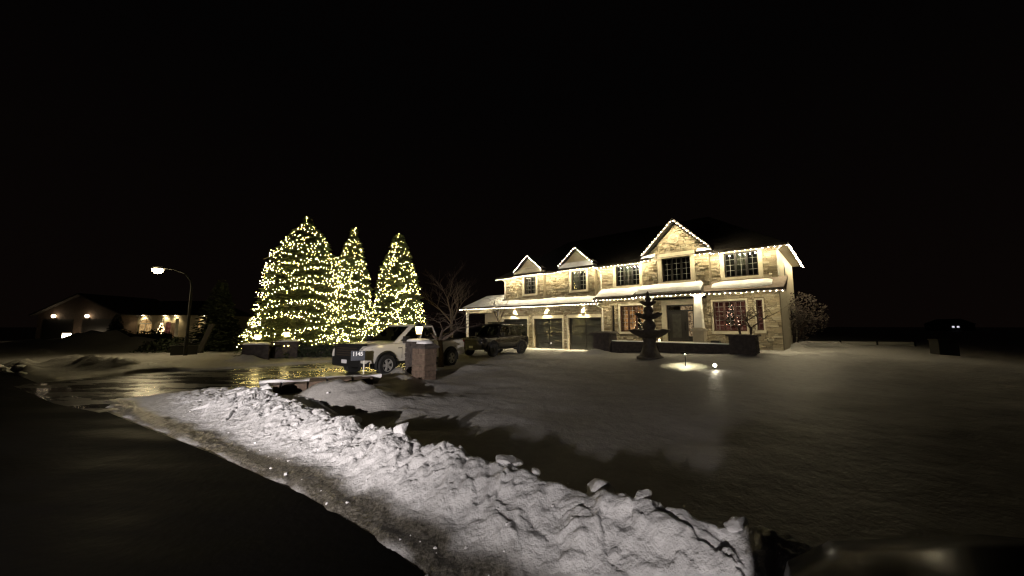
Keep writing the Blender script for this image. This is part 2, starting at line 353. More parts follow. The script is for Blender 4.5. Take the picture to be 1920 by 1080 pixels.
# ploughed bank along the road
BP = np.array([-5.9, 8.5]); BD = np.array([.78, -.626]); BB = np.array([.626, .78])
def bank_xy(a, b): return BP[0] + BD[0] * a + BB[0] * b, BP[1] + BD[1] * a + BB[1] * b
EDGE_A, EDGE_B = [-4.5, -.5, 3, 5.5, 7.6, 12, 18], [-2.35, -1.95, -1.45, -1.2, -1.14, -1.05, -1.05]
def bank_h(a, b):
    wa = a + .7 * (fbm(a * .8 + 3, b * .8, 41, 3) - .5); wb = b + .5 * (fbm(a * .9, b * .9 + 9, 42, 3) - .5)
    e1, e2 = wa * .80 + wb * .60, -wa * .60 + wb * .80          # plates left by the blade run obliquely up the face
    crest = np.interp(a, [-4.2, -2.6, -1, 0, 1.5, 3.5, 5.5, 7.5, 9.2, 11, 14, 20], [0, .10, .27, .41, .35, .35, .39, .42, .44, .42, .42, .42])
    crest = crest * (.84 + .34 * fbm(a * 1.6, a * 0 + 2, 51, 4))
    ed = np.interp(a, EDGE_A, EDGE_B)
    b2 = b + .18 * (fbm(a * .9, a * 0 + 5.5, 61, 3) - .5)
    wd = -ed - np.interp(a, [-4, 0, 3, 6, 12], [.85, .55, .35, .26, .24])
    up = sstep(-1.05, 0.05, b2 / wd) ** 1.1; dn = 1 - sstep(.02, .42, b2)
    env = np.minimum(up, dn)
    z = crest * env
    jx, jy = .35 * (fbm(a * 5, b * 5, 44, 3) - .5), .35 * (fbm(a * 5 + 9, b * 5, 45, 3) - .5)
    w1, c1 = worley(e1 * 2.3 + jx, e2 * 1.15 + jy, 71); w2, c2 = worley(e1 * 6.0 + jx * 2, e2 * 3.6 + jy * 2, 76); w3, c3 = worley(e1 * 14 + jx * 3, e2 * 10 + jy * 3, 86)
    rid = 1 - np.abs(2 * fbm(e1 * 1.6, e2 * .6, 71, 4) - 1)
    lump = fbm(wa * 3.6, wb * 3.6, 91, 5) - .5
    amp = np.clip(env * 1.5, 0, 1) * np.interp(a, [-4, 0, 5, 8, 13], [.8, 1.0, .8, .62, .55])
    z = z + amp * (.10 * (rid - .72) + .09 * (w1 - .5) - .022 * (1 - c1) + .045 * (w2 - .5) - .012 * (1 - c2) + .022 * (w3 - .5)) * (.5 + .5 * np.clip(crest / .42, 0, 1))
    lam = np.interp(a, [2, 8], [.06, .15])
    z = z + np.clip(env * 2, .14, 1) * lam * lump + .03 * (fbm(a * 11, b * 11, 95, 3) - .5) * np.clip(env * 4, .4, 1)
    bn = (b - ed) + .24 * (fbm(a * 2.2, b * 2.2, 96, 4) - .5); sl = (.35 + .65 * sstep(.0, .12, bn)) * (1 - sstep(.34, .58, bn))
    z = z + .05 * sl * (fbm(a * 2.5, b * 6, 97, 4) - .42)
    edge = sstep(0, .24, b - ed + .26 * (fbm(a * 2.6, b * 1.5, 98, 5) - .5))
    z = (np.maximum(z, -.012) + .03) * edge - .02 * (1 - edge) - .06 * (1 - sstep(-4.4, -3.4, a))
    z = z - .10 * sstep(.45, .62, b)
    base = H(*bank_xy(a, b), False) ; base = np.where(b > .1, np.maximum(base, 0), 0) * sstep(.1, .5, b)
    return z + base, sl
na, nb = 1150, 190
A_ = np.linspace(-4.5, 16, na); B_ = np.linspace(-2.6, .65, nb); AA, BBm = np.meshgrid(A_, B_)
ZZ, SL = bank_h(AA, BBm); XX, YY = bank_xy(AA, BBm)
o = grid_obj('snow_bank', np.zeros(na), np.zeros(nb), lambda x, y: x, M_bank)
co = np.stack([XX, YY, ZZ], -1).reshape(-1, 3); o.data.vertices.foreach_set('co', co.ravel()); o.data.update()
at = o.data.attributes.new('slush', 'FLOAT', 'POINT'); at.data.foreach_set('value', np.clip(SL, 0, 1).ravel().astype(np.float32))
o['kind'] = 'structure'
def bank_z(x, y):
    d = np.array([x, y]) - BP; a, b = d @ BD, d @ BB
    return float(bank_h(np.array([[a]]), np.array([[b]]))[0][0, 0])

def chunk_mesh(seed, sx, sy, sz, rough=.25, cuts=2):
    import bmesh
    rnd = random.Random(seed); bm = bmesh.new(); bmesh.ops.create_icosphere(bm, subdivisions=3, radius=1)
    pl = [(Vector((rnd.gauss(0, 1), rnd.gauss(0, 1), rnd.gauss(0, .8))).normalized(), rnd.uniform(.45, .8)) for _ in range(9)]
    sd = rnd.random() * 99
    for v in bm.verts:
        p = v.co.copy()
        for n, d in pl:
            k = p.dot(n) - d
            if k > 0: p -= n * k
        q = float(fbm(np.array([p.x * 2 + sd + p.z]), np.array([p.y * 2 - p.z * 1.7]), 5, 3)[0]) - .5
        p *= 1 + rough * q; v.co = (p.x * sx, p.y * sy, p.z * sz)
    me = bpy.data.meshes.new('snow_chunk'); bm.to_mesh(me); bm.free(); me.materials.append(M_chunk); me.shade_smooth(); me.set_sharp_from_angle(angle=R(40)); return me
CH = [  # x, y, lift, half sizes, label
    (.80, 3.42, .17, (.21, .19, .18), 'large angular snow boulder standing highest on the right of the ploughed bank'),
    (1.02, 3.02, .02, (.16, .07, .06), 'long flat snow slab lying just right of the large snow boulder'),
    (-.86, 4.72, .06, (.11, .09, .09), 'tall narrow snow lump at the middle of the bank crest'),
    (-1.50, 5.02, .08, (.15, .12, .12), 'knobbly snow lump left of the tall narrow lump on the crest'),
    (-.55, 4.62, .02, (.12, .10, .06), 'grey rounded snow lump just behind the crest right of the tall lump'),
    (-.28, 4.42, .02, (.14, .10, .09), 'grey flat-topped snow lump right of the rounded one behind the crest'),
    (-2.55, 5.95, .06, (.16, .13, .10), 'bright snow lump on the crest near the ditch corner'),
    (-5.55, 8.35, .07, (.20, .14, .13), 'bright jagged snow lump at the far left peak of the bank'),
    (.22, 3.72, .05, (.07, .06, .05), 'small snow lump alone on the crest left of the large boulder'),
    (-.05, 3.95, .03, (.17, .12, .07), 'broad low snow lump on the crest between grey lump and small lump'),
    (-1.95, 5.55, .02, (.06, .05, .05), 'small snow ball in the shadow behind the crest near the knobbly lump'),
    (1.55, 2.62, .02, (.14, .07, .07), 'dim snow lump at the right end of the bank near the car bonnet'),
]
for k, (x, y, dz, sz, lb) in enumerate(CH):
    o = inst('snow_chunk', chunk_mesh(100 + k, *sz, rough=.5), None, (x, y, bank_z(x, y) + dz * .7), (0, 0, random.uniform(0, 6)))
    tag(o, lb, 'snow lump', 'snow lumps on the ploughed bank')
for k, (x, y, r, lb) in enumerate(((-22.4, 15.9, .34, 'leftmost snow clod across the road at the left'), (-21.3, 15.3, .26, 'second snow clod from the left across the road'), (-20.4, 14.9, .22, 'third snow clod from the left across the road'), (-19.6, 14.6, .28, 'fourth snow clod from the left across the road, lit slightly'), (-18.6, 13.9, .18, 'small snow clod nearest the wet driveway mouth'))):
    o = inst('snow_chunk', chunk_mesh(300 + k, r, r * .8, r * .7, rough=.5), None, (x, y, hz(x, y) + .08), (0, 0, k)); tag(o, lb, 'snow lump', 'snow clods across the road')
# crumbs of snow scattered over the bank face and slush
b = MB(); rnd = random.Random(5)
for k in range(240):
    a = rnd.uniform(-2, 13); bb = rnd.uniform(-1.1, -.15) if rnd.random() < .8 else rnd.uniform(.15, 1.0)
    if a < 4 and rnd.random() < .45: continue
    x, y = bank_xy(a, bb); z = bank_z(x, y) if bb < .6 else hz(x, y); r = rnd.uniform(.006, .016) * (1.7 if rnd.random() < .12 else 1)
    i = len(b.v); n = 5
    rg = [[(x + r * q * math.cos(t * 6.283 / n + k) * rnd.uniform(.7, 1.3), y + r * q * math.sin(t * 6.283 / n + k) * rnd.uniform(.7, 1.3), z + h * r) for t in range(n)] for q, h in ((1, -.4), (1, .4), (.55, .9))]
    b.loft(rg)
o = b.build('snow_crumbs', M_chunk, kind='stuff'); tag(o, 'small crumbs of snow scattered over the bank and slush', None)

# ------------------------------------------------------------------ main house
house = empty('stone_house', (HO[0], HO[1], 0), HROT, 'large two storey beige stone house with three gables outlined in lights', 'house')
SR = random.Random(11)
STONES = []       # (s0, s1, z0, z1, n, face) collected, then the largest become parts
def wall(name, s0, s1, z0, z1, n, t, holes=(), m=M_mortar, veneer=True, gable=None, skip=()):
    """slab with rectangular holes; front face at n, thickness t towards +n"""
    S = sorted({s0, s1, *[max(s0, min(s1, q)) for h in holes for q in h[:2]]}); Z = sorted({z0, z1, *[max(z0, min(z1, q)) for h in holes for q in h[2:4]]})
    b = MB()
    for a, a2 in zip(S[:-1], S[1:]):
        for c, c2 in zip(Z[:-1], Z[1:]):
            ms, mz = (a + a2) / 2, (c + c2) / 2
            if any(h[0] < ms < h[1] and h[2] < mz < h[3] for h in holes): continue
            b.box(a, a2, n, n + t, c, c2)
    if gable:
        gl, gr, gz = gable; b.prism([(gl, z1), (gr, z1), ((gl + gr) / 2, gz)], 'y', n, n + t)
    o = b.build(name, m, house)
    if veneer:
        z = z0; top = gable[2] if gable else z1
        while z < top - .04:
            h = SR.choice((.07, .09, .11, .11, .14)); h = min(h, top - z); l, r = s0, s1
            if z + h > z1 + .02 and gable:
                f = (gable[2] - (z + h)) / (gable[2] - z1); mid = (gable[0] + gable[1]) / 2; hwid = (gable[1] - gable[0]) / 2 * max(f, 0); l, r = mid - hwid, mid + hwid
            s = l
            while s < r - .03:
                wd = SR.uniform(.16, .46) * (1.15 if h < .1 else 1); e = min(s + wd, r)
                if r - e < .12: e = r
                segs = [(s, e)]
                for hh in list(holes) + list(skip):
                    if hh[2] < z + h - .01 and hh[3] > z + .01:
                        ns = []
                        for a, c in segs:
                            if hh[1] <= a or hh[0] >= c: ns.append((a, c)); continue
                            if hh[0] > a: ns.append((a, hh[0]))
                            if hh[1] < c: ns.append((hh[1], c))
                        segs = ns
                for a, c in segs:
                    if c - a > .05: STONES.append((a, c, z, z + h, n))
                s = e
            z += h
    return o
def trim(name, boxes, m=M_lime):
    b = MB()
    for q in boxes: b.box(*q)
    return b.build(name, m, house)

W1 = (-5.35, -4.10, 4.52, 5.92); W2 = (-.72, .55, 4.52, 5.92); W3 = (2.66, 4.34, 4.62, 6.0); W4 = (5.95, 7.62, 4.62, 6.10); W5 = (9.30, 10.92, 4.62, 6.0)
W6 = (3.02, 4.62, 1.52, 3.22); W7 = (8.60, 10.22, 1.60, 3.28); W8 = (10.68, 10.98, 1.66, 3.28); W6S = (2.40, 2.58, 1.52, 3.25)
D1 = (-8.12, -5.34, .02, 2.48); D2 = (-4.64, -1.86, .04, 2.48); D3 = (-1.30, 1.46, .06, 2.50); FD = (5.80, 7.42, .92, 3.20)
def ring(w_, t): return (w_[0] - t, w_[1] + t, w_[2] - t, w_[3] + t)
# upper storey
for a_, c_, W_ in ((-8.0, -5.95, None), (-3.35, -1.3, None), (1.25, 5.1, W3), (8.62, 11.75, W5)): wall('upper_wall', a_, c_, 4.0, 6.05, 0, .3, [W_] if W_ else [], skip=[ring(W_, .2)] if W_ else [])
wall('upper_wall', -5.95, -3.35, 4.0, 6.05, -.4, .7, [W1], skip=[ring(W1, .17)])
wall('upper_wall', -1.3, 1.25, 4.0, 6.05, -.4, .7, [W2], skip=[ring(W2, .17)])
wall('gable_wall', 5.1, 8.62, 4.0, 6.42, -.4, .7, [W4], skip=[ring(W4, .26)], gable=(5.1, 8.62, 8.12))
# ground floor
wall('garage_wall', -8.9, 1.62, -.3, 3.5, 0, .3, [D1, D2, D3], skip=[(D1[0] - .14, D1[1] + .14, 0, 2.74), (D2[0] - .14, D2[1] + .14, 0, 2.74), (D3[0] - .14, D3[1] + .14, 0, 2.76)])
wall('bay_wall', 1.62, 4.9, -.3, 3.72, -.25, .55, [W6, W6S], skip=[ring(W6, .14), ring(W6S, .03), (1.62, 4.9, 1.3, 1.46)])
wall('entry_wall', 4.9, 8.3, -.3, 3.75, .55, .3, [FD], skip=[(FD[0] - .3, FD[1] + .3, 0, 3.5)])
wall('right_wall', 8.3, 11.75, -.3, 3.72, 0, .3, [W7, W8], skip=[ring(W7, .1), ring(W8, .06), (8.5, 10.4, 1.42, 1.6)])
MB().box(8.3, 8.6, .303, .55, -.3, 3.72).build('entry_return', M_stucco, house); MB().box(4.6, 4.9, .303, .55, -.3, 3.72).build('entry_return', M_stucco, house)
# side and back walls
MB().box(11.45, 11.745, .3, 8.2, -.3, 6.05).build('side_wall', M_stucco, house); MB().box(-8.0, 11.745, 8.2, 8.5, -.3, 6.05).build('back_wall', M_stucco, house)
MB().box(-8.0, -7.7, .3, 8.2, 3.4, 6.05).build('side_wall', M_stucco, house); MB().box(-8.9, -8.6, .3, 8.2, -.3, 3.4).build('side_wall', M_stucco, house)
MB().box(-7.7, 11.4, .3, 8.2, 3.55, 3.7).build('upper_floor', M_dark, house)
b = MB(); b.box(11.75, 11.77, 3.2, 3.5, 4.7, 5.6); b.build('side_window', M_frame, house)
# stone veneer: largest on the photo as parts, rest one mass
def depth(st): x, y = hw((st[0] + st[1]) / 2, st[4]); return y
order = sorted(range(len(STONES)), key=lambda k: -((STONES[k][1] - STONES[k][0]) * (STONES[k][3] - STONES[k][2]) / depth(STONES[k]) ** 2))
big = set(order[:295])
def stone_pts(b, a, c, z, z2, n, rn):
    g_ = .012; o1 = rn.uniform(.02, .09); o2 = o1 + rn.uniform(-.02, .02); o3 = rn.uniform(-.03, .012); i_ = .012
    y1, y2 = n - o1, n - o2
    b.hexa([(a + g_, y1 + .02, z + g_), (c - g_, y2 + .02, z + g_), (c - g_, n + .01, z + g_), (a + g_, n + .01, z + g_)], [(a + g_, y1 + .02 + o3, z2 - g_), (c - g_, y2 + .02 + o3, z2 - g_), (c - g_, n + .01, z2 - g_), (a + g_, n + .01, z2 - g_)])
    i = len(b.v); b.v += [(a + g_ + i_, y1, z + g_ + i_), (c - g_ - i_, y2, z + g_ + i_), (c - g_ - i_, y2 + o3, z2 - g_ - i_), (a + g_ + i_, y1 + o3, z2 - g_ - i_)]
    j = i - 8; b.f.append((i, i + 1, i + 2, i + 3)); b.f += [(j, j + 1, i + 1, i), (j + 1, j + 5, i + 2, i + 1), (j + 5, j + 4, i + 3, i + 2), (j + 4, j, i, i + 3)]
def set_tint(o, vals, per=12):
    at = o.data.attributes.new('tint', 'FLOAT', 'POINT'); at.data.foreach_set('value', np.repeat(np.array(vals, np.float32), per)[:len(o.data.vertices)])
rest = MB(); tints = []
for k, st in enumerate(STONES):
    if k in big: continue
    stone_pts(rest, *st, SR); tints.append(SR.random())
o = rest.build('stone_veneer', M_stone, house, kind='stuff'); set_tint(o, tints)
variants = []
for k in range(8):
    b = MB(); rn = random.Random(k + 40)
    stone_pts(b, -.5, .5, -.5, .5, 0, rn)
    # built in metres on the depth axis, unit size on the other two
    b.v = [(p[0], p[1], p[2]) for p in b.v]
    me = bpy.data.meshes.new('stone'); me.from_pydata(b.v, [], b.f); me.materials.append(M_stone)
    at = me.attributes.new('tint', 'FLOAT', 'POINT'); at.data.foreach_set('value', np.full(len(me.vertices), rn.random(), np.float32)); variants.append(me)
for k in sorted(big):
    a, c, z, z2, n = STONES[k]
    inst('stone', SR.choice(variants), house, ((a + c) / 2, n, (z + z2) / 2), None, (c - a - .004, 1, z2 - z - .004))

# windows: (frame, panes, muntins, sill, surround)
def window(W, n, cols, rows, fm=M_frame, sur=.17, curtain=(), room=None, vm=1, grille=True, sill=True, muntin=M_muntin):
    s0, s1, z0, z1 = W; y = n + .10
    root = bpy.data.objects.new('window', None); C.objects.link(root); root.parent = house; root.location = ((s0 + s1) / 2, n, z0)
    ox, oz = (s0 + s1) / 2, z0; w_, h = s1 - s0, z1 - z0; f = .06
    b = MB(); b.box(-w_ / 2, w_ / 2, .10, .2, 0, f).box(-w_ / 2, w_ / 2, .10, .2, h - f, h).box(-w_ / 2, -w_ / 2 + f, .10, .2, f, h - f).box(w_ / 2 - f, w_ / 2, .10, .2, f, h - f)
    cw = w_ / cols
    for k in range(1, cols): b.box(-w_ / 2 + k * cw - .055, -w_ / 2 + k * cw + .055, .102, .2, f, h - f)
    b.build('frame', fm, root)
    for k in range(cols):
        x0 = -w_ / 2 + k * cw + .06; x1 = -w_ / 2 + (k + 1) * cw - .06
        MB().box(x0 - .02, x1 + .02, .150, .156, f * .6, h - f * .6).build('pane', M_pane, root)
        if grille:
            g_ = MB(); xm = (x0 + x1) / 2
            for q in range(1, rows): zq = f + (h - 2 * f) * q / rows; g_.box(x0, x1, .131, .145, zq - .010, zq + .010)
            for q in range(1, vm + 1): xq = x0 + (x1 - x0) * q / (vm + 1); g_.box(xq - .010, xq + .010, .128, .142, f, h - f)
            g_.build('muntin', muntin, root)
        if k in curtain:
            c = MB(); nw = 16; pr = [[(x0 - .03 + (x1 - x0 + .06) * q / nw, .27 + .025 * math.sin(q * 2.1), zz) for q in range(nw + 1)] for zz in (.02, h - .02)]
            c.loft(pr, cap=False, closed=False); c.build('curtain', M_curtain, root, 60)
    b = MB(); d = .9 if room else .55
    b.poly([(-w_ / 2 - .3, d, -.3), (w_ / 2 + .3, d, -.3), (w_ / 2 + .3, d, h + .1), (-w_ / 2 - .3, d, h + .1)])
    b.build('room', room or M_dark, root)
    if sur:
        t = sur; b = MB(); b.box(-w_ / 2 - t, w_ / 2 + t, -.05, .09, h, h + t * 1.1).box(-w_ / 2 - t, -w_ / 2, -.05, .09, -.02, h).box(w_ / 2, w_ / 2 + t, -.05, .09, -.02, h)
        b.build('surround', M_lime, root)
    if sill:
        t = max(sur, .1); MB().box(-w_ / 2 - t, w_ / 2 + t, -.10, .12, -.17, -.022).build('sill', M_lime, root)
    return root
window(W1, -.4, 2, 4, curtain=()); window(W2, -.4, 2, 4, curtain=(0,)); window(W3, 0, 3, 4, curtain=(1,), sur=.2); window(W4, -.4, 3, 4, sur=.25, curtain=()); window(W5, 0, 3, 4, curtain=(1,), sur=.2)
window(W6, -.25, 3, 6, fm=M_frame_r, room=M_room_o, sur=.13); window(W7, 0, 3, 6, fm=M_frame_r, room=M_room_r, sur=.09); window(W8, 0, 1, 5, fm=M_frame_r, sur=.06, room=M_room_r, vm=0)
window(W6S, -.25, 1, 1, fm=M_frame, sur=0, sill=False, grille=False)
# sill band of the bay, lintels above garage doors, copings
trim('sill_band', [(1.62, 2.86, -.33, -.25, 1.31, 1.45), (4.78, 4.9, -.33, -.25, 1.31, 1.45)])
for D in (D1, D2, D3):
    trim('door_surround', [(D[0] - .14, D[1] + .14, -.05, .05, D[3], D[3] + .24), (D[0] - .14, D[0], -.05, .05, .0, D[3]), (D[1], D[1] + .14, -.05, .05, .0, D[3])])
    g_ = bpy.data.objects.new('garage_door', None); C.objects.link(g_); g_.parent = house; g_.location = ((D[0] + D[1]) / 2, .16, D[2])
    w_, h = D[1] - D[0], D[3] - D[2]; rows = 4
    b = MB(); b.box(-w_ / 2, -w_ / 2 + .12, 0, .08, 0, h).box(w_ / 2 - .12, w_ / 2, 0, .08, 0, h).box(-.035, .035, 0, .08, 0, h)
    for r_ in range(rows + 1): zq = r_ * h / rows; hh = .045 if 0 < r_ < rows else .06; b.box(-w_ / 2 + .12, -.035, .001, .08, max(0, zq - hh), min(h, zq + hh)).box(.035, w_ / 2 - .12, .001, .08, max(0, zq - hh), min(h, zq + hh))
    b.build('frame', M_frame, g_)
    for r_ in range(rows):
        for c_ in range(2):
            x0, x1 = ((-w_ / 2 + .10, -.02), (.02, w_ / 2 - .10))[c_]; t1, t2 = SR.uniform(-.006, .006), SR.uniform(-.006, .006); z0, z1 = r_ * h / rows + .02, (r_ + 1) * h / rows - .02
            MB().hexa([(x0, .04 + t1, z0), (x1, .04 - t1, z0), (x1, .06, z0), (x0, .06, z0)], [(x0, .04 + t2, z1), (x1, .04 + t1 - t2, z1), (x1, .06, z1), (x0, .06, z1)]).build('panel', M_doorglass, g_)
# round vent in the big gable
v = MB().lathe([(.30, .0), (.30, -.07), (.24, -.07), (.24, -.02), (.0, -.02)], 24, (6.74, -.41, 7.22), 'y').build('round_vent', M_lime, house, 40)
for k in range(5): MB().box(-.2, .2, -.055, -.02, -.012, .012).build('slat', M_lime, v).location = (6.74, -.41, 7.06 + .08 * k)
# front door
fd = bpy.data.objects.new('front_door', None); C.objects.link(fd); fd.parent = house; fd.location = (0, .55, 0)
MB().box(5.80, 5.92, .05, .2, .92, 3.2).box(7.33, 7.42, .05, .2, .92, 3.2).box(5.92, 7.33, .05, .2, 3.1, 3.2).box(5.92, 7.33, .05, .2, 2.78, 2.88).box(6.95, 7.03, .05, .2, .92, 2.78).build('frame', M_frame, fd)
MB().box(5.92, 6.95, .09, .15, .92, 2.78).build('door_leaf', M_frame, fd); MB().box(6.10, 6.62, .078, .089, 1.15, 2.62).build('door_glass', mat('etched_glass', (.03, .03, .027), .35, noise=.4, nscale=5), fd)
MB().box(6.84, 6.88, .03, .085, 1.6, 2.1).build('handle', M_pole, fd)
MB().box(7.03, 7.33, .15, .16, 1.25, 2.78).build('sidelight', M_room_c, fd); MB().box(7.03, 7.33, .09, .15, .92, 1.25).build('kick_panel', M_frame, fd); MB().box(6.6, 7.33, .15, .16, 2.88, 3.1).build('transom', M_room_c, fd); MB().box(5.92, 6.6, .15, .16, 2.88, 3.1).build('transom', M_carglass, fd)
scr = MB(); rn = random.Random(3)
for k in range(9):
    p = [(7.05 + .26 * rn.random(), .14, 1.3 + k * .16)]
    for q in range(5): p.append((min(7.31, max(7.05, p[-1][0] + rn.uniform(-.09, .09))), .14, p[-1][2] + .05))
    scr.tube(p, .007, 4)
scr.build('scrollwork', M_iron, fd)
trim('door_surround', [(5.50, 5.80, .47, .60, .6, 3.2), (7.42, 7.72, .47, .60, .6, 3.2), (5.50, 7.72, .47, .60, 3.2, 3.5)])
# porch floor and steps
for k, (s0, s1, n0, z) in enumerate(((4.9, 8.3, -.9, .92), (5.3, 7.9, -1.25, .76), (5.3, 7.9, -1.6, .60))):
    MB().box(s0, s1, n0, [.55, -.9, -1.25][k], -.1, z).build('step', M_lime, house)
# porch columns
for sc_ in (5.35, 8.14):
    c = bpy.data.objects.new('column', None); C.objects.link(c); c.parent = house; c.location = (sc_, -1.2, 0)
    MB().box(-.29, .29, -.29, .29, .0, 1.62).build('base', M_stucco, c)
    MB().box(-.35, .35, -.35, .35, 1.62, 1.70).box(-.27, .27, -.27, .27, 1.70, 1.78).build('base_cap', M_lime, c)
    MB().hexa([(-.22, -.22, 1.78), (.22, -.22, 1.78), (.22, .22, 1.78), (-.22, .22, 1.78)], [(-.16, -.16, 3.5), (.16, -.16, 3.5), (.16, .16, 3.5), (-.16, .16, 3.5)]).build('shaft', M_white, c)
    MB().box(-.21, .21, -.21, .21, 3.5, 3.57).box(-.26, .26, -.26, .26, 3.57, 3.66).build('capital', M_white, c)

# roofs -----------------------------------------------------------------
OV = .5
b = MB(); e = 6.12; y0, y1 = -OV, 8.5 + OV; s0, s1 = -8.0 - OV, 11.75 + OV; ry = 4.25; rz = e + 3.4; r0, r1 = s0 + 4.6, s1 - 4.6
v = [(s0, y0, e), (s1, y0, e), (s1, y1, e), (s0, y1, e), (r0, ry, rz), (r1, ry, rz)]
b.v = v; b.f = [(0, 1, 5, 4), (1, 2, 5), (2, 3, 4, 5), (3, 0, 4), (3, 2, 1, 0)]
roof = b.build('roof', M_roof, house)
def eave(path, zt, closed_drop=.16, name='gutter', m=M_fascia):   # fascia and gutter along a polyline
    b = MB()
    for (a, c) in zip(path[:-1], path[1:]):
        p, q = Vector((*a, 0)), Vector((*c, 0)); d = (q - p).normalized(); nrm = Vector((d.y, -d.x, 0)) * .06; d = d * .0
        pts = [p - d, q + d, q + d + nrm, p - d + nrm]
        b.hexa([(w_.x, w_.y, zt - closed_drop) for w_ in pts][::-1], [(w_.x, w_.y, zt) for w_ in pts][::-1])
    return b.build(name, m, house)
UP = [(-8.5, -.5), (-6.1, -.5), (-6.1, -.9), (-3.2, -.9), (-3.2, -.5), (-1.5, -.5), (-1.5, -.9), (1.45, -.9), (1.45, -.5), (4.85, -.5), (4.85, -.9), (5.35, -.9)]
UPR = [(8.05, -.9), (8.85, -.9), (8.85, -.5), (12.25, -.5)]
eave(UP, 6.16); eave(UPR, 6.16); eave([(12.25, -.5), (12.25, 9)], 6.16, m=M_white); eave([(-8.5, 9), (-8.5, -.5)], 6.16)
sof = MB()
for q in ((-8.5, 12.25, -.5, -.003), (-6.1, -3.2, -.9, -.503), (-1.5, 1.45, -.9, -.503), (4.85, 5.35, -.9, -.503), (8.05, 8.85, -.9, -.503), (11.752, 12.25, 0, 9), (-8.5, -8.003, 0, 9)):
    sof.box(q[0], q[1], q[2], q[3], 6.06, 6.115)
sof.build('soffit', M_soffit, house)
# small gables over the two narrow bays: pent, tympanum, raking roof
for c0 in (-4.60, -.06):
    hwid, za, zf = 1.34, 7.55, 6.42
    b = MB(); b.prism([(c0 - hwid - .12, 6.163), (c0 + hwid + .12, 6.163), (c0 + hwid, 6.55), (c0 - hwid, 6.55)], 'y', -.6, -.1); b.build('gable_pent', M_stucco, house)
    MB().hexa([(c0 - 1.45, -.95, 6.165), (c0 + 1.45, -.95, 6.165), (c0 + 1.45, -.6, 6.165), (c0 - 1.45, -.6, 6.165)], [(c0 - 1.35, -.65, 6.60), (c0 + 1.35, -.65, 6.60), (c0 + 1.35, -.6, 6.60), (c0 - 1.35, -.6, 6.60)]).build('pent_snow', M_roofsnow if c0 > -1 else M_lime, house)
    MB().box(c0 - 1.0, c0 + 1.0, -.70, -.6, 6.60, 6.68).build('gable_moulding', M_lime, house)
    MB().prism([(c0 - hwid, 6.552), (c0 + hwid, 6.552), (c0, za)], 'y', -.58, -.3).build('tympanum', M_stucco, house)
    rf = MB()
    for sg in (-1, 1):
        p = [(c0 + sg * (hwid + .14), 6.40), (c0, za + .14), (c0, za + .02), (c0 + sg * (hwid + .14), 6.28)]
        rf.prism(p if sg < 0 else p[::-1], 'y', -.95, 2.2 if True else 0)
    rf.build('gable_roof', M_roof, house)
# big gable roof and eave returns
c0, hwid, zf, za = 6.86, 1.93, 6.55, 8.42
rf = MB()
for sg in (-1, 1):
    p = [(c0 + sg * hwid, zf - .1), (c0, za), (c0, za - .15), (c0 + sg * hwid, zf - .25)]
    rf.prism(p if sg < 0 else p[::-1], 'y', -.92, 3.6)
rf.build('gable_roof', M_roof, house)
for sa, sb, top in ((4.85, 5.6, 0), (8.1, 8.85, 1)):
    x_in = sb if top == 0 else sa; x_out = sa if top == 0 else sb
    MB().hexa([(sa, -.9, 6.163), (sb, -.9, 6.163), (sb, -.42, 6.163), (sa, -.42, 6.163)], [(sa + (.0 if top else .1), -.5, 6.42), (sb - (.1 if top else .0), -.5, 6.42), (sb - (.1 if top else 0), -.42, 6.42), (sa + (0 if top else .1), -.42, 6.42)]).build('return_snow', M_roofsnow, house)
# lower skirt roofs: (s0, s1, eave n, eave z, top z, wall n)
LOW = [(-8.2, 1.75, -.9, 3.52, 4.22, 0), (1.5, 4.75, -1.15, 3.74, 4.42, 0), (4.45, 8.45, -1.55, 3.76, 4.48, -.38), (8.3, 12.05, -1.15, 3.76, 4.46, 0)]
for k, (s0, s1, en, ez, tz, wn_) in enumerate(LOW):
    dl = .28 if k in (1, 2) else 0; dr = .28 if k in (2,) else (.18 if k == 3 else 0)
    b = MB(); b.hexa([(s0, en, ez - .02), (s1, en, ez - .02), (s1 - dr * 0, wn_, ez - .02), (s0, wn_, ez - .02)], [(s0, en, ez + .02), (s1, en, ez + .02), (s1 + (.12 if k == 3 else -dr), wn_, tz), (s0 + dl, wn_, tz)])
    b.build('skirt_roof', M_roof if k != 3 else mat('weathered_shingles', (.16, .125, .10), .85, noise=.2, nscale=8, bump=.4, bscale=16), house)
    eave([(s0, en), (s1, en)], ez + .03, .15); MB().box(s0, s1, en + .002, wn_ + (.0 if k != 2 else .9), ez - .10, ez - .025).build('soffit', M_soffit, house)
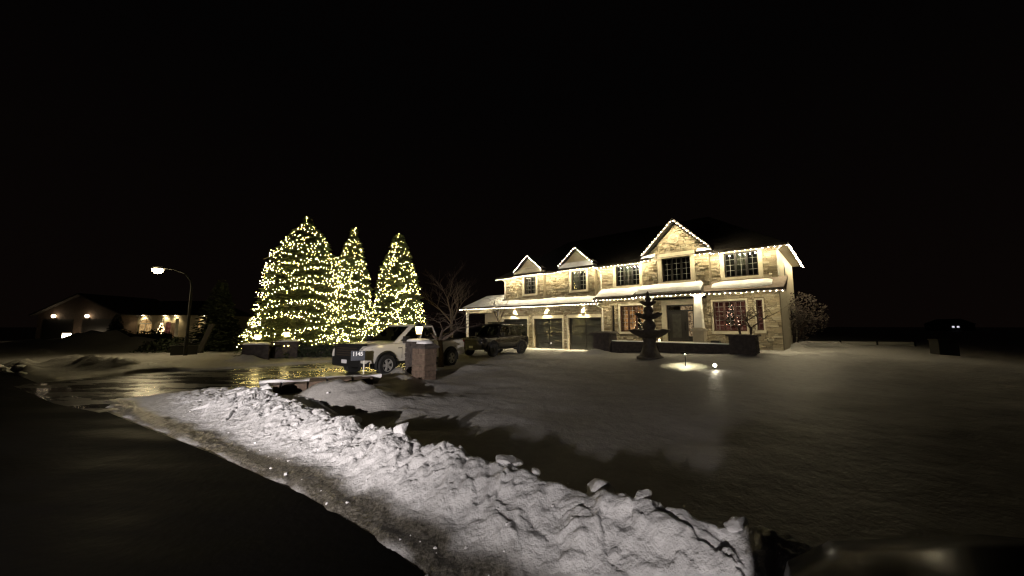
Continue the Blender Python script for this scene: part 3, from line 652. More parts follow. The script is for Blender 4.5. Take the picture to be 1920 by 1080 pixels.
# snow lying on the skirt roofs, thick with a soft front edge
def roof_snow(s0, s1, en, ez, wn_, tz, f0, f1, th, seed, taper=(.5, .5)):
    ns, nn = max(12, int((s1 - s0) / .1)), 10; b = MB(); rings = []
    for i in range(ns + 1):
        s = s0 + (s1 - s0) * i / ns; e_ = min(1, min((s - s0) / taper[0], (s1 - s) / taper[1]) + .02); e_ = math.sqrt(max(0, e_) * (2 - max(0, min(1, e_)))) if e_ < 1 else 1
        wob = .10 * (float(fbm(np.array([s * 1.2]), np.array([seed * 3.1]), seed, 3)[0]) - .5)
        a0 = f0 + wob + (1 - e_) * .18 * (1 if taper[0] > .6 else 0); a1 = f1 + wob * .5; r = []
        for j in range(nn + 1):
            t = j / nn; f_ = a0 + (a1 - a0) * t; n = en + (wn_ - en) * f_; z = ez + (tz - ez) * f_
            prof = (1 - (2 * t - 1) ** 6) ** .5 if 0 < t < 1 else 0
            r.append((s, n, z + .02 + th * e_ * prof * (.9 + .25 * float(vnoise(np.array([s * 1.7]), np.array([t * 2.]), seed)[0]))))
        rings.append(r)
    b.loft(rings, cap=False, closed=False); return b.build('roof_snow', M_roofsnow, house, 60)
roof_snow(-8.6, 1.30, -.9, 3.54, 0, 4.22, .02, .62, .14, 1); roof_snow(1.55, 4.55, -1.15, 3.76, 0, 4.42, .12, .86, .15, 2, (.3, .15)); roof_snow(4.62, 8.36, -1.55, 3.78, -.38, 4.48, .12, .72, .2, 3, (.3, .12)); roof_snow(8.75, 11.55, -1.15, 3.78, 0, 4.46, .14, .68, .16, 4, (1.6, .5))
# left wing with open portico
b = MB(); e = 3.54; v = [(-13.0, -.9, e), (-8.2, -.9, e), (-8.2, 3.6, e), (-13.0, 3.6, e), (-11.2, 1.3, e + 1.25), (-8.2, 1.3, e + 1.25)]
b.v = v; b.f = [(0, 1, 5, 4), (1, 2, 5), (2, 3, 4, 5), (3, 0, 4), (3, 2, 1, 0)]; b.build('wing_roof', M_roof, house)
roof = MB(); roof.v = [(-12.75, -.86, 3.60), (-8.25, -.86, 3.62), (-8.25, 1.0, 4.72), (-11.2, 1.0, 4.72), (-12.7, -.8, 3.68), (-8.25, -.8, 3.72), (-8.25, .9, 4.78), (-11.15, .9, 4.78)]
roof.f = [(4, 5, 6, 7), (0, 1, 5, 4), (1, 2, 6, 5), (2, 3, 7, 6), (3, 0, 4, 7)]; roof.build('roof_snow', M_roofsnow, house, 50)
eave([(-13.0, -.9), (-8.2, -.9)], 3.57, .15); eave([(-13.0, 3.6), (-13.0, -.9)], 3.57, .15)
MB().box(-13, -8.2, -.897, 3.6, 3.44, 3.52).build('soffit', M_soffit, house)
MB().box(-12.6, -8.9, -.6, -.35, 3.1, 3.435).box(-12.6, -12.35, -.35, 3.3, 3.1, 3.435).build('portico_beam', M_stucco, house)
MB().box(-12.6, -8.9, 2.0, 2.2, -.2, 3.43).build('portico_wall', M_stucco, house); MB().box(-11.6, -10.3, 1.96, 1.999, .1, 2.3).build('side_door', M_frame, house); MB().box(-9.9, -9.1, 1.96, 1.999, 1.2, 2.3).build('side_window', M_room_c, house)
c = bpy.data.objects.new('column', None); C.objects.link(c); c.parent = house; c.location = (-12.45, -.47, 0)
MB().lathe([(.19, -.1), (.19, .12), (.14, .16), (.13, 2.9), (.17, 2.95), (.17, 3.09)], 16).build('shaft', M_white, c, 40)
MB().tube([(.15 * math.cos(q * .6), .15 * math.sin(q * .6), 1.5 + q * .03) for q in range(50)], .03, 5).build('garland', M_needle_d, c)
# downspouts
for pth in ([(1.3, -.85, 3.45), (1.75, -.34, 3.1), (1.75, -.34, .2)], [(1.38, -.55, 6.0), (1.55, -.06, 5.7), (1.55, -.06, 4.3)], [(-7.9, -.5, 6.0), (-7.86, -.06, 5.75), (-7.86, -.06, 4.3)], [(12.0, -.5, 5.98), (11.8, -.1, 5.85), (11.8, -.1, 4.55)], [(-8.72, -.85, 3.42), (-8.72, -.06, 3.1), (-8.72, -.06, .2)]):
    MB().tube(pth, .04, 6).build('downspout', M_white, house, 40)
# soffit pot lights washing the garage wall, and the porch one
for (s, n, z, wts, sz) in ((-6.72, -.17, 3.42, 1700, 78), (-3.24, -.17, 3.42, 2000, 78), (.08, -.17, 3.42, 1900, 78), (6.6, -1.0, 3.66, 26, 110), (-10.9, -.2, 3.43, 240, 120)):
    p = MB().lathe([(.0, -.02), (.05, -.02), (.055, 0), (.0, 0)], 10).build('pot_light', M_potlight, house); p.location = (s, n, z)
    spot('pot_lamp', p, (0, 0, -.03), (0, .10 if wts > 500 else .25, -1), wts, sz, .7, (1, .84, .5), .03)
# small dark planters by the entry, little glowing jar on the step
for s_, lb in ((5.02, 'small dark planter box beside the left porch column'), (8.75, 'small dark planter box right of the right porch column')):
    x, y = hw(s_, -.75 if s_ < 8 else -.5); r_ = empty('planter', (x, y, .6), HROT, lb, 'planter', 'planters by the entry')
    MB().hexa([(-.17, -.17, 0), (.17, -.17, 0), (.17, .17, 0), (-.17, .17, 0)], [(-.21, -.21, .45), (.21, -.21, .45), (.21, .21, .45), (-.21, .21, .45)]).build('pot', M_iron, r_); MB().box(-.19, .19, -.19, .19, .452, .46).build('soil', M_brickd, r_)
x, y = hw(5.72, -.7); r_ = empty('jar_lantern', (x, y, .92), HROT, 'tiny glowing jar lantern on the porch floor left of the door', 'lantern')
MB().lathe([(.05, 0), (.06, .04), (.06, .15), (.04, .18)], 10).build('glass', M_goldbulb, r_); MB().lathe([(.045, .18), (.045, .21), (.0, .21)], 10).build('lid', M_iron, r_)

# ------------------------------------------------------------------ light strings on the house
def bulb_mesh(name, r, m, sub=1):
    import bmesh
    bm = bmesh.new()
    if sub: bmesh.ops.create_icosphere(bm, subdivisions=sub, radius=r)
    me = bpy.data.meshes.new(name)
    if sub: bm.to_mesh(me)
    else: me.from_pydata([(r, 0, 0), (-r, 0, 0), (0, r, 0), (0, -r, 0), (0, 0, r), (0, 0, -r)], [], [(0, 2, 4), (2, 1, 4), (1, 3, 4), (3, 0, 4), (2, 0, 5), (1, 2, 5), (3, 1, 5), (0, 3, 5)])
    bm.free(); me.materials.append(m); return me
BT = bulb_mesh('bulb', .0155, M_bulb_t, 0)
BH = bpy.data.meshes.new('bulb')      # shielded puck: lens tilted to the wall, dark cap behind, small glowing rim bead
def puck():
    ca, sa = math.cos(R(38)), math.sin(R(38)); v = [(.05 * math.cos(k * math.pi / 4), .05 * math.sin(k * math.pi / 4), 0) for k in range(8)] + [(0, 0, -.012), (0, 0, .035)]
    v = [(x, y * ca - z * sa, y * sa + z * ca) for x, y, z in v]; v = [(x, y, z) for x, y, z in v]
    f = [((k + 1) % 8, 8, k) for k in range(8)] + [(k, (k + 1) % 8, 9) for k in range(8)]; r = .021; c = (0, -.055, -.05); i = len(v)
    v += [(c[0] + r, c[1], c[2]), (c[0] - r, c[1], c[2]), (c[0], c[1] + r, c[2]), (c[0], c[1] - r, c[2]), (c[0], c[1], c[2] + r), (c[0], c[1], c[2] - r)]
    f += [(i + a, i + c_, i + e_) for a, c_, e_ in ((0, 2, 4), (2, 1, 4), (1, 3, 4), (3, 0, 4), (2, 0, 5), (1, 2, 5), (3, 1, 5), (0, 3, 5))]
    BH.from_pydata(v, [], f); BH.materials.append(M_bulb_h); BH.materials.append(M_iron); BH.materials.append(M_bead)
    for k, p in enumerate(BH.polygons): p.material_index = 0 if k < 8 else 1 if k < 16 else 2
    BH.update()
M_bead = emitter('bead', (1, .87, .62), 65); puck()
M_rake = emitter('rake_bulb', (1, .86, .58), 240); BG = bulb_mesh('bulb', .018, M_rake)
def string(path, label, gap=.25, rz=0, rake=False):
    path = [Vector(p) for p in path]; o0 = path[0]; x, y = hw(o0.x, o0.y)
    r_ = empty('light_string', (x, y, o0.z), HROT, label, 'string lights', 'light strings along the eaves of the stone house')
    MB().tube([p - o0 + Vector((0, 0, .05)) for p in path], .012, 4).build('cable', M_iron, r_)
    ln = [(b_ - a_).length for a_, b_ in zip(path[:-1], path[1:])]; T = sum(ln); N = max(2, int(T / gap))
    for k in range(N + 1):
        d = T * k / N; i = 0
        while i < len(ln) - 1 and d > ln[i]: d -= ln[i]; i += 1
        p = path[i].lerp(path[i + 1], min(1, d / ln[i])); inst('bulb', BH, r_, p - o0 + Vector((random.uniform(-.01, .01), 0, random.uniform(-.01, .01))), (0, 0, rz)) if not rake else inst('bulb', BG, r_, p - o0)
def P3(pl, z, dn=-.03): return [(p[0], p[1] + dn, z) for p in pl]
ZU = 6.0
string(P3(UP[:4], ZU), 'row of lights under the upper eave below the leftmost small gable'); string(P3(UP[3:7], ZU), 'row of lights under the upper eave between the two small gables')
string(P3(UP[6:8], ZU), 'row of lights under the upper eave below the second small gable'); string(P3(UP[7:], ZU), 'row of lights under the upper eave left of the big gable')
string(P3(UPR, ZU), 'row of lights under the upper eave right of the big gable'); string([(12.3, -.4, ZU), (12.3, 8.9, ZU)], 'dense row of lights running back along the right side eave', .28, math.pi / 2)
for c0, nm in ((-4.60, 'leftmost small gable'), (-.06, 'second small gable')):
    string([(c0 - 1.42, -.99, 6.38), (c0, -.99, 7.60), (c0 + 1.42, -.99, 6.38)], 'lights outlining the rakes of the ' + nm, .24, rake=True)
string([(4.95, -.97, 6.42), (6.86, -.97, 8.30), (8.77, -.97, 6.42)], 'lights outlining the rakes of the tall central gable', .25)
string([(-13.0, -.96, 3.46), (-8.3, -.96, 3.46)], 'row of lights along the eave of the left portico', .24); string([(-8.15, -.96, 3.44), (1.75, -.96, 3.44)], 'long row of lights above the three garage doors', .25)
string([(1.55, -1.21, 3.64), (4.4, -1.21, 3.64)], 'row of lights above the lit window left of the fountain', .25); string([(4.5, -1.61, 3.66), (8.4, -1.61, 3.66)], 'row of lights along the porch eave above the front door', .25); string([(8.5, -1.21, 3.66), (12.0, -1.21, 3.66)], 'row of lights above the red lit window at the right', .25)
# Christmas trees inside the two lit rooms
for (s, n, z, hgt, m_, lb) in ((4.0, .42, 1.5, 1.3, M_goldbulb, 'indoor christmas tree with gold lights in the orange lit window'), (9.42, .5, 1.95, 1.2, M_pinkbulb, 'indoor christmas tree with pink lights in the red lit window')):
    x, y = hw(s, n); r_ = empty('christmas_tree', (x, y, z), HROT, lb, 'christmas tree'); rn = random.Random(int(s * 10))
    MB().lathe([(.32, .0), (.26, .3), (.2, .62), (.1, 1.0), (.01, 1.3)], 12).build('foliage', M_needle_d, r_)
    b = MB()
    for k in range(70):
        t = rn.random() ** 1.3; q = rn.uniform(0, 6.28); rr = .34 * (1 - t) + .03; cx, cy, cz = rr * math.cos(q), rr * math.sin(q), t * hgt; r2 = .02
        b.poly([(cx - r2, cy - .02, cz), (cx, cy - .02, cz - r2), (cx + r2, cy - .02, cz), (cx, cy - .02, cz + r2)])
    b.build('bulbs', m_, r_, kind='stuff')
r_ = empty('window_light_string', (*hw(-5.2, -.2), 4.6), HROT, 'curling small lights inside the leftmost upper window', 'string lights'); b = MB(); rn = random.Random(9)
for k in range(40):
    cx, cz = .05 + .42 * rn.random(), .08 + 1.2 * rn.random(); r2 = .011; b.poly([(cx - r2, 0, cz), (cx, 0, cz - r2), (cx + r2, 0, cz), (cx, 0, cz + r2)])
b.build('bulbs', emitter('window_bulb', (1, .85, .6), 3), r_, kind='stuff')

# ------------------------------------------------------------------ lit spruces
def lobe(q, t, sd): return 1 + .10 * math.sin(3 * q + sd) + .08 * math.sin(5 * q + 7 * t + sd * 2) + .07 * math.sin(2 * q - 11 * t + sd) + .05 * math.sin(9 * q + 23 * t)
def conifer(name, label, x, y, h, prof, sd, n=4200, m=M_needle, lean=(0, 0), group=None, cat='spruce tree', z0=None):
    rn = random.Random(sd); z0 = hz(x, y) if z0 is None else z0
    r_ = empty(name, (x, y, z0), 0, label, cat, group)
    MB().tube([(0, 0, -.2), (lean[0] * .5, lean[1] * .5, h * .5), (lean[0], lean[1], h * .97)], [.02 * h, .012 * h, .01], 8).build('trunk', M_bark, r_, 60)
    b = MB(); T = [k / 20 for k in range(21)]; P = [p[0] for p in prof]; Q = [p[1] for p in prof]
    rad = lambda t: float(np.interp(t, P, Q))
    b.lathe([(max(.02, rad(t) * .62), t * h) for t in T[:-1]], 14)
    for k in range(n):
        while True:
            t = rn.random()
            if rn.random() < rad(t) / max(Q) + .06: break
        q = rn.uniform(0, 2 * math.pi); R0 = rad(t) * lobe(q, t, sd); f = rn.uniform(.55, .93); L = rn.uniform(.22, .5) * (.5 + .5 * min(1, R0))
        cx, cy = lean[0] * t, lean[1] * t; d = Vector((math.cos(q), math.sin(q), 0)); sd_ = Vector((-d.y, d.x, 0)); p = Vector((cx, cy, t * h)) + d * R0 * f
        dr = rn.uniform(-.45, .25); ax = (d + Vector((0, 0, dr)) + sd_ * rn.uniform(-.6, .6)).normalized(); tip = p + ax * L; wv = sd_ * (.10 + .1 * rn.random())
        i = len(b.v); mid = p + ax * L * .5 + Vector((0, 0, .03))
        b.v += [tuple(p), tuple(mid + wv), tuple(tip + Vector((0, 0, -.08 * L))), tuple(mid - wv), tuple(mid + ax * L * .25 + wv * 1.5 + Vector((0, 0, -.06))), tuple(mid + ax * L * .25 - wv * 1.5 + Vector((0, 0, -.06)))]
        b.f += [(i, i + 1, i + 2), (i, i + 2, i + 3), (i, i + 4, i + 1), (i, i + 3, i + 5)]
    b.build('crown', m, r_)
    return r_, rad
def tree_lights(root, label, h, rad, sd, rows, gap, zlo, lean=(0, 0), spike=0, hole=None, loops=0):
    rn = random.Random(sd + 500); x0, y0, z0 = root.location; pts = []; cab = MB()
    def surf(q, t): R0 = rad(t) * lobe(q, t, sd) * rn.uniform(.86, 1.03) + .03; return (lean[0] * t + R0 * math.cos(q), lean[1] * t + R0 * math.sin(q), t * h)
    for k in range(rows):
        tz = zlo + (h * .96 - zlo) * (k + rn.uniform(-.2, .2)) / rows
        q = rn.uniform(0, 6.28); q1 = q + 6.4; ph = rn.uniform(0, 6); path = []
        while q < q1:
            t = min(.985, max(.02, (tz + (.15 * math.sin(2 * q + ph) + .13 * math.sin(5 * q + ph * 2) + .2 * (q - q1 + 3.2) / 6.4) * min(1, rad(tz / h))) / h)); R0 = max(.1, rad(t))
            p = surf(q, t); path.append(p)
            if not (hole and hole(q, t)) or rn.random() < .25: pts.append((p[0] + rn.uniform(-.07, .07), p[1] + rn.uniform(-.07, .07), p[2] + rn.uniform(-.07, .07)))
            q += gap * rn.uniform(.6, 1.4) / R0
        if len(path) > 2: cab.tube(path[::2], .008, 3, cap=False)
    for k in range(loops):      # strands that swing down the face towards the road
        q = rn.uniform(-3.0, .2); t = rn.uniform(.05, .7); vq, vt = rn.uniform(-.5, .5), rn.uniform(-.02, .02)
        for j in range(26):
            t = min(.97, max(.03, t + vt * .5)); q += vq * gap / max(.3, rad(t)) ; vt += rn.uniform(-.01, .01); vq += rn.uniform(-.25, .25); p = surf(q, t); pts.append((p[0] + rn.uniform(-.04, .04), p[1] + rn.uniform(-.04, .04), p[2]))
    for k in range(int(spike * 16)): q = rn.uniform(0, 6.28); pts.append((lean[0] + .09 * math.cos(q), lean[1] + .09 * math.sin(q), h - spike + spike * 1.06 * k / (spike * 16)))
    s_ = empty('light_string', root.location, 0, label, 'string lights', 'light strings wound round the spruces')
    cab.build('cable', M_iron, s_)
    d = Vector((-x0, -y0, 0)).normalized(); pts.sort(key=lambda p: -(p[0] * d.x + p[1] * d.y) + .0 * p[2])
    near = pts[:max(0, int(len(pts) * .62))]; rn.shuffle(near); ind = near[:290]; si = set(ind); rest = [p for p in pts if p not in si]
    for p in ind: inst('bulb', BT, s_, p)
    b = MB(); r = .0155
    for p in rest:
        i = len(b.v); b.v += [(p[0] + r, p[1], p[2]), (p[0] - r, p[1], p[2]), (p[0], p[1] + r, p[2]), (p[0], p[1] - r, p[2]), (p[0], p[1], p[2] + r), (p[0], p[1], p[2] - r)]
        b.f += [(i + a, i + c, i + e_) for a, c, e_ in ((0, 2, 4), (2, 1, 4), (1, 3, 4), (3, 0, 4), (2, 0, 5), (1, 2, 5), (3, 1, 5), (0, 3, 5))]
    b.build('bulbs', M_bulb_t, s_, kind='stuff'); return len(pts)
G3 = 'lit spruces beside the driveway'
pr1 = [(0, 3.0), (.06, 3.0), (.2, 2.7), (.36, 2.5), (.52, 2.2), (.67, 1.75), (.79, 1.22), (.88, .72), (.93, .3), (.95, .10), (1, .03)]
t1, rd1 = conifer('spruce_tree', 'widest and tallest lit spruce, leftmost of the three by the driveway', -13.5, 23.2, 9.0, pr1, 1, 6500, group=G3)
pr2 = [(0, 1.8), (.08, 1.85), (.2, 1.55), (.4, 1.2), (.6, .85), (.75, .58), (.86, .42), (.9, .14), (1, .03)]
t2, rd2 = conifer('spruce_tree', 'narrow lit spruce with a thin tip, middle of the three', -10.75, 24, 8.5, pr2, 2, 4200, group=G3)
pr3 = [(0, 1.6), (.1, 1.7), (.3, 1.6), (.43, 1.45), (.6, 1.18), (.785, .74), (.92, .36), (.97, .18), (1, .04)]
t3, rd3 = conifer('spruce_tree', 'lit spruce with a bent tip, rightmost of the three behind the white pickup', -7.75, 25, 8.3, pr3, 3, 4200, lean=(-.25, 0), group=G3)
import builtins
n1 = tree_lights(t1, 'warm lights wound round the widest leftmost spruce', 9.0, rd1, 1, 27, .165, .85, spike=.9, hole=lambda q, t: t < .5 and math.sin(q * 1.0 + 1.75) < -.80, loops=3)
n2 = tree_lights(t2, 'warm lights wound round the narrow middle spruce', 8.5, rd2, 2, 28, .145, .3, spike=.9, loops=9)
n3 = tree_lights(t3, 'warm lights looped over the rightmost spruce', 8.3, rd3, 3, 19, .145, .9, lean=(-.25, 0), spike=.5, loops=12)
print('bulbs', n1, n2, n3)
# unlit conifers and shrubs on the left
conifer('fir_tree', 'dark unlit evergreen beside the street lamp pole', -21.5, 26.5, 5.2, [(0, 1.5), (.15, 1.6), (.6, .8), (1, .05)], 21, 1500, M_needle_d, cat='evergreen tree')
conifer('fir_tree', 'small dark conifer in front of the neighbouring house', -46.5, 42.6, 3.2, [(0, .9), (.2, .95), (1, .03)], 22, 600, M_needle_d, cat='evergreen tree')

# ------------------------------------------------------------------ bare trees
def bare_tree(name, label, x, y, h, sd, spread=.6, trunk_h=.35, r0=.07, depth=4, droop=0, stems=1, kids=3, z0=None, m=M_bark, cat='bare tree', L0=.34):
    rn = random.Random(sd); z0 = hz(x, y) - .05 if z0 is None else z0; r_ = empty(name, (x, y, z0), 0, label, cat)
    tr, cr = MB(), MB()
    def grow(p, d, L, r, lev):
        path = [p]; n = 4
        for k in range(n):
            d = (d + Vector((rn.uniform(-.18, .18), rn.uniform(-.18, .18), rn.uniform(-.08, .10) - droop * .18 * (depth - lev + 1) * (k + 1) / n))).normalized(); path.append(path[-1] + d * L / n)
        rr = [r * (1 - .45 * k / n) for k in range(n + 1)]; cr.tube(path, rr, 5 if r > .012 else 3, cap=False)
        if lev == 0: return
        for k in range(kids + (1 if rn.random() < .4 else 0)):
            q = rn.uniform(0, 6.28); t = rn.randint(2, n); sv = Vector((math.cos(q), math.sin(q), rn.uniform(-.1, .4))); nd = (d * (1 - spread * .5) + sv * spread).normalized()
            grow(path[t], nd, L * rn.uniform(.6, .85), rr[t] * .62, lev - 1)
    for s_ in range(stems):
        bx = Vector((rn.uniform(-.2, .2), rn.uniform(-.2, .2), 0)) * (1 if stems > 1 else 0); top = bx * 1.4 + Vector((rn.uniform(-.1, .1), rn.uniform(-.1, .1), h * trunk_h))
        tr.tube([bx, bx.lerp(top, .5) + Vector((.03, .02, 0)), top], [r0 * 1.3, r0, r0 * .85], 8)
        for k in range(4 if stems == 1 else 3):
            q = k * 6.283 / 4 + rn.uniform(-.4, .4); grow(top - Vector((0, 0, rn.uniform(0, .15))), Vector((math.cos(q) * spread, math.sin(q) * spread, 1 - spread * .4)).normalized(), h * L0 * rn.uniform(.8, 1.1), r0 * .62, depth - 1)
    tr.build('trunk', m, r_, 60); cr.build('branches', m, r_); return r_
bare_tree('weeping_tree', 'bare spreading dwarf tree standing beside the brown stone pier', -3.12, 16.0, 2.9, 4, spread=.85, trunk_h=.42, r0=.11, depth=5, droop=.13, kids=3, L0=.33)
bare_tree('young_tree', 'young bare tree lit from below before the middle garage door', *hw(-4.6, -4.2), 4.3, 6, spread=.42, trunk_h=.5, r0=.05, depth=4, L0=.24)
bare_tree('bare_shrub_tree', 'two stemmed bare tree in front of the right courtyard pier', 11.05, 17.0, 3.4, 8, spread=.85, trunk_h=.36, r0=.055, depth=4, stems=2, kids=3, L0=.30)
bare_tree('bare_tree', 'tall dark bare tree behind the pickup left of the house', -5.2, 31, 7.5, 10, spread=.5, trunk_h=.3, r0=.13, depth=5, L0=.26)
# leafy shrub right of the house
r_ = empty('leafy_shrub', (17.6, 22.6, hz(17.6, 22.6)), 0, 'tall rounded shrub with dry brown leaves right of the house corner', 'shrub'); rn = random.Random(77); st, lv = MB(), MB()
for k in range(14): q = rn.uniform(0, 6.28); st.tube([(0, 0, -.1), (.5 * math.cos(q), .5 * math.sin(q), 1.2), (1.3 * math.cos(q), 1.3 * math.sin(q), 2.6)], [.04, .03, .01], 4)
for k in range(4200):
    u, q, c_ = rn.random() ** .5, rn.uniform(0, 6.28), rn.uniform(-1, 1); p = Vector((1.75 * u * math.cos(q) * math.sqrt(1 - c_ * c_), 1.75 * u * math.sin(q) * math.sqrt(1 - c_ * c_), 1.9 + 1.5 * u * c_)); a = Vector((rn.gauss(0, 1), rn.gauss(0, 1), rn.gauss(0, 1))).normalized() * .07; bb = a.orthogonal().normalized() * .045
    if math.sin(p.x * 3 + p.z * 4) + math.sin(p.y * 3.3 + p.z * 2) < -.9: continue
    lv.poly([p - a, p + bb, p + a, p - bb])
st.build('stem', M_bark, r_); lv.build('foliage', M_leaf, r_, kind='stuff')

# ------------------------------------------------------------------ piers, lanterns, walls
def pier(name, x, y, w_, h, rot, label, m, z0=None, snow=True, group='stone piers along the driveway', cap_over=.07, dome=False):
    z0 = hz(x, y) - .08 if z0 is None else z0; r_ = empty(name, (x, y, z0), rot, label, 'stone pier', group); h += .08
    rn = random.Random(int(x * 100) & 255); hw_ = w_ / 2
    MB().box(-hw_ + .03, hw_ - .03, -hw_ + .03, hw_ - .03, 0, h).build('core', M_mortar if m is M_brick else m, r_)
    nrow = max(3, int(h / .17)); rh = h / nrow
    for k in range(nrow):      # courses of blocks
        for side in range(4):
            s = -hw_ + (0 if k % 2 else .0)
            while s < hw_ - .01:
                e_ = min(hw_, s + rn.uniform(.2, .42));  e_ = hw_ if hw_ - e_ < .1 else e_
                o_ = rn.uniform(0, .02); q = MB().box(s + .006, e_ - .006, -hw_ - o_, -hw_ + .035, k * rh + .006, (k + 1) * rh - .006).build('stone', m, r_); q.rotation_euler = (0, 0, side * math.pi / 2); s = e_
    c = hw_ + cap_over; b = MB().box(-c, c, -c, c, h, h + .07)
    if dome: b.hexa([(-c + .03, -c + .03, h + .07), (c - .03, -c + .03, h + .07), (c - .03, c - .03, h + .07), (-c + .03, c - .03, h + .07)], [(-c * .7, -c * .7, h + .15), (c * .7, -c * .7, h + .15), (c * .7, c * .7, h + .15), (-c * .7, c * .7, h + .15)])
    b.build('cap', M_brickd, r_)
    if snow:
        b = MB(); zt = h + (.15 if dome else .07); k_ = .72 if dome else 1
        b.loft([[(c * k_ * f * math.copysign(abs(math.cos(t)) ** .5, math.cos(t)), c * k_ * f * math.copysign(abs(math.sin(t)) ** .5, math.sin(t)), zt + z_) for t in [2 * math.pi * (i + .5) / 16 for i in range(16)]] for f, z_ in ((.93, 0), (.9, .05), (.7, .085), (.3, .095))]); b.build('snow_cap', M_roofsnow, r_, 60)
    return r_, z0 + h + (.15 if dome else .07) + (.085 if snow else 0)
def lantern(x, y, z, label, s=1.0):
    r_ = empty('pier_lantern', (x, y, z - .03), .3, label, 'lantern', 'lanterns on the stone piers')
    MB().lathe([(.07 * s, 0), (.07 * s, .02), (.022 * s, .05), (.022 * s, .16 * s), (.07 * s, .18 * s), (.07 * s, .20 * s)], 10).build('stem', M_iron, r_)
    a, t = .085 * s, .125 * s; z0, z1 = .21 * s, .46 * s
    MB().hexa([(-a, -a, z0), (a, -a, z0), (a, a, z0), (-a, a, z0)], [(-t, -t, z1), (t, -t, z1), (t, t, z1), (-t, t, z1)]).build('glass', M_lantern, r_)
    fr = MB()
    for sx_, sy_ in ((1, 1), (1, -1), (-1, 1), (-1, -1)): fr.tube([(sx_ * a * 1.06, sy_ * a * 1.06, z0), (sx_ * t * 1.05, sy_ * t * 1.05, z1)], .008, 4)
    fr.build('frame', M_iron, r_)
    MB().lathe([(t * 1.45, z1 + .002), (t * 1.4, z1 + .03), (.05, z1 + .11), (.02, z1 + .15), (0, z1 + .16)], 8).build('roof', M_iron, r_); return r_
_, zt = pier('stone_pier', -2.88, 12.0, .54, 1.0, R(-30), 'brown stone pier nearest the road, lit on its front face', M_brick, dome=True)
_, zt = pier('stone_pier', -3.52, 13.7, .66, 1.12, R(-30), 'dark stone pier carrying a lantern beside the white pickup', M_brickd); lantern(-3.52, 13.7, zt, 'glowing lantern on the pier beside the white pickup', 1.05)
MB().tube([(.5, 0, 0), (.5, 0, .3)], .03, 5)
_, zt = pier('stone_pier', -13.72, 19.6, 1.15, .74, R(30), 'low wide stone pier with a lantern, leftmost by the spruces', M_brickd); lantern(-13.72, 19.6, zt, 'glowing lantern on the leftmost low pier by the spruces', .95)
_, zt = pier('stone_pier', -13.05, 21.0, 1.2, .86, R(30), 'wide stone pier with a lantern in front of the widest spruce', M_brickd); lantern(-13.05, 21.0, zt, 'glowing lantern on the pier before the widest spruce', 1.0)
# hedge between piers and the driveway
def hedge(name, label, x0, y0, x1, y1, h, wd, sd, n, m=M_needle_d):
    r_ = empty(name, ((x0 + x1) / 2, (y0 + y1) / 2, hz((x0 + x1) / 2, (y0 + y1) / 2)), math.atan2(y1 - y0, x1 - x0), label, 'hedge'); L = math.hypot(x1 - x0, y1 - y0); rn = random.Random(sd); b = MB()
    for k in range(n):
        p = Vector((rn.uniform(-L / 2, L / 2), rn.gauss(0, wd / 3.2), 0)); top = h * (.8 + .25 * math.sin(p.x * 3 + sd) * math.sin(p.x * 1.3)) * max(.1, 1 - (p.y / wd) ** 2 * 2); p.z = top * rn.random() ** .5
        a = Vector((rn.gauss(0, 1), rn.gauss(0, 1), rn.gauss(0, 1))).normalized() * .10; c_ = a.orthogonal().normalized() * .06; b.poly([p - a, p + c_, p + a, p - c_])
    b.build('foliage', m, r_, kind='stuff'); MB().box(-L / 2 + .1, L / 2 - .1, -wd * .2, wd * .2, -.1, h * .6).build('stem', M_brickd, r_)
hedge('hedge', 'low dark hedge under the widest spruce right of its pier', -12.3, 21.2, -9.6, 21.6, .85, .7, 3, 1500); hedge('hedge', 'low dark hedge between the two lantern piers by the spruces', -14.0, 20.6, -12.6, 20.8, .8, .6, 4, 500)
hedge('hedge', 'dark rounded hedge in front of the neighbouring entry', -45, 41.5, -39, 41.5, 1.5, 1.3, 5, 1300); hedge('hedge', 'low dark shrubs on the snow left of the street lamp', -25.5, 25.5, -21.8, 24.6, 1.0, 1.2, 6, 1300)
# courtyard wall with its two piers
CW = empty('courtyard_wall', (*hw(7.2, -3.9), 0), HROT, 'long dark low courtyard wall behind the fountain', 'garden wall'); rn = random.Random(8)
MB().box(-2.95, 2.95, -.13, .13, -.2, .94).build('core', M_brickd, CW); MB().box(-2.97, 2.97, -.2, .2, .94, 1.02).build('coping', M_bronze, CW)
MB().loft([[(x_, -.17 + .02 * math.sin(x_ * 3), 1.02), (x_, -.12, 1.06), (x_, .1, 1.065), (x_, .17, 1.02)] for x_ in np.linspace(-2.95, 2.95, 30)], cap=True).build('snow_cap', M_roofsnow, CW, 60)
for k in range(6):
    s = -2.95
    while s < 2.9:
        e_ = min(2.95, s + rn.uniform(.3, .6)); MB().box(s + .006, e_ - .006, -.16 - rn.uniform(0, .02), -.131, -.05 + k * .165 + .006, -.05 + (k + 1) * .165 - .006).build('stone', M_brickd, CW); s = e_
pier('stone_pier', *hw(3.76, -3.9), 1.0, 1.06, HROT, 'dark stone pier at the left end of the courtyard wall', M_brickd, snow=False, group='piers of the courtyard wall', cap_over=.12, dome=True)
pier('stone_pier', *hw(10.68, -3.9), 1.0, 1.12, HROT, 'dark stone pier at the right end of the courtyard wall', M_brickd, z0=.2, snow=False, group='piers of the courtyard wall', cap_over=.10)

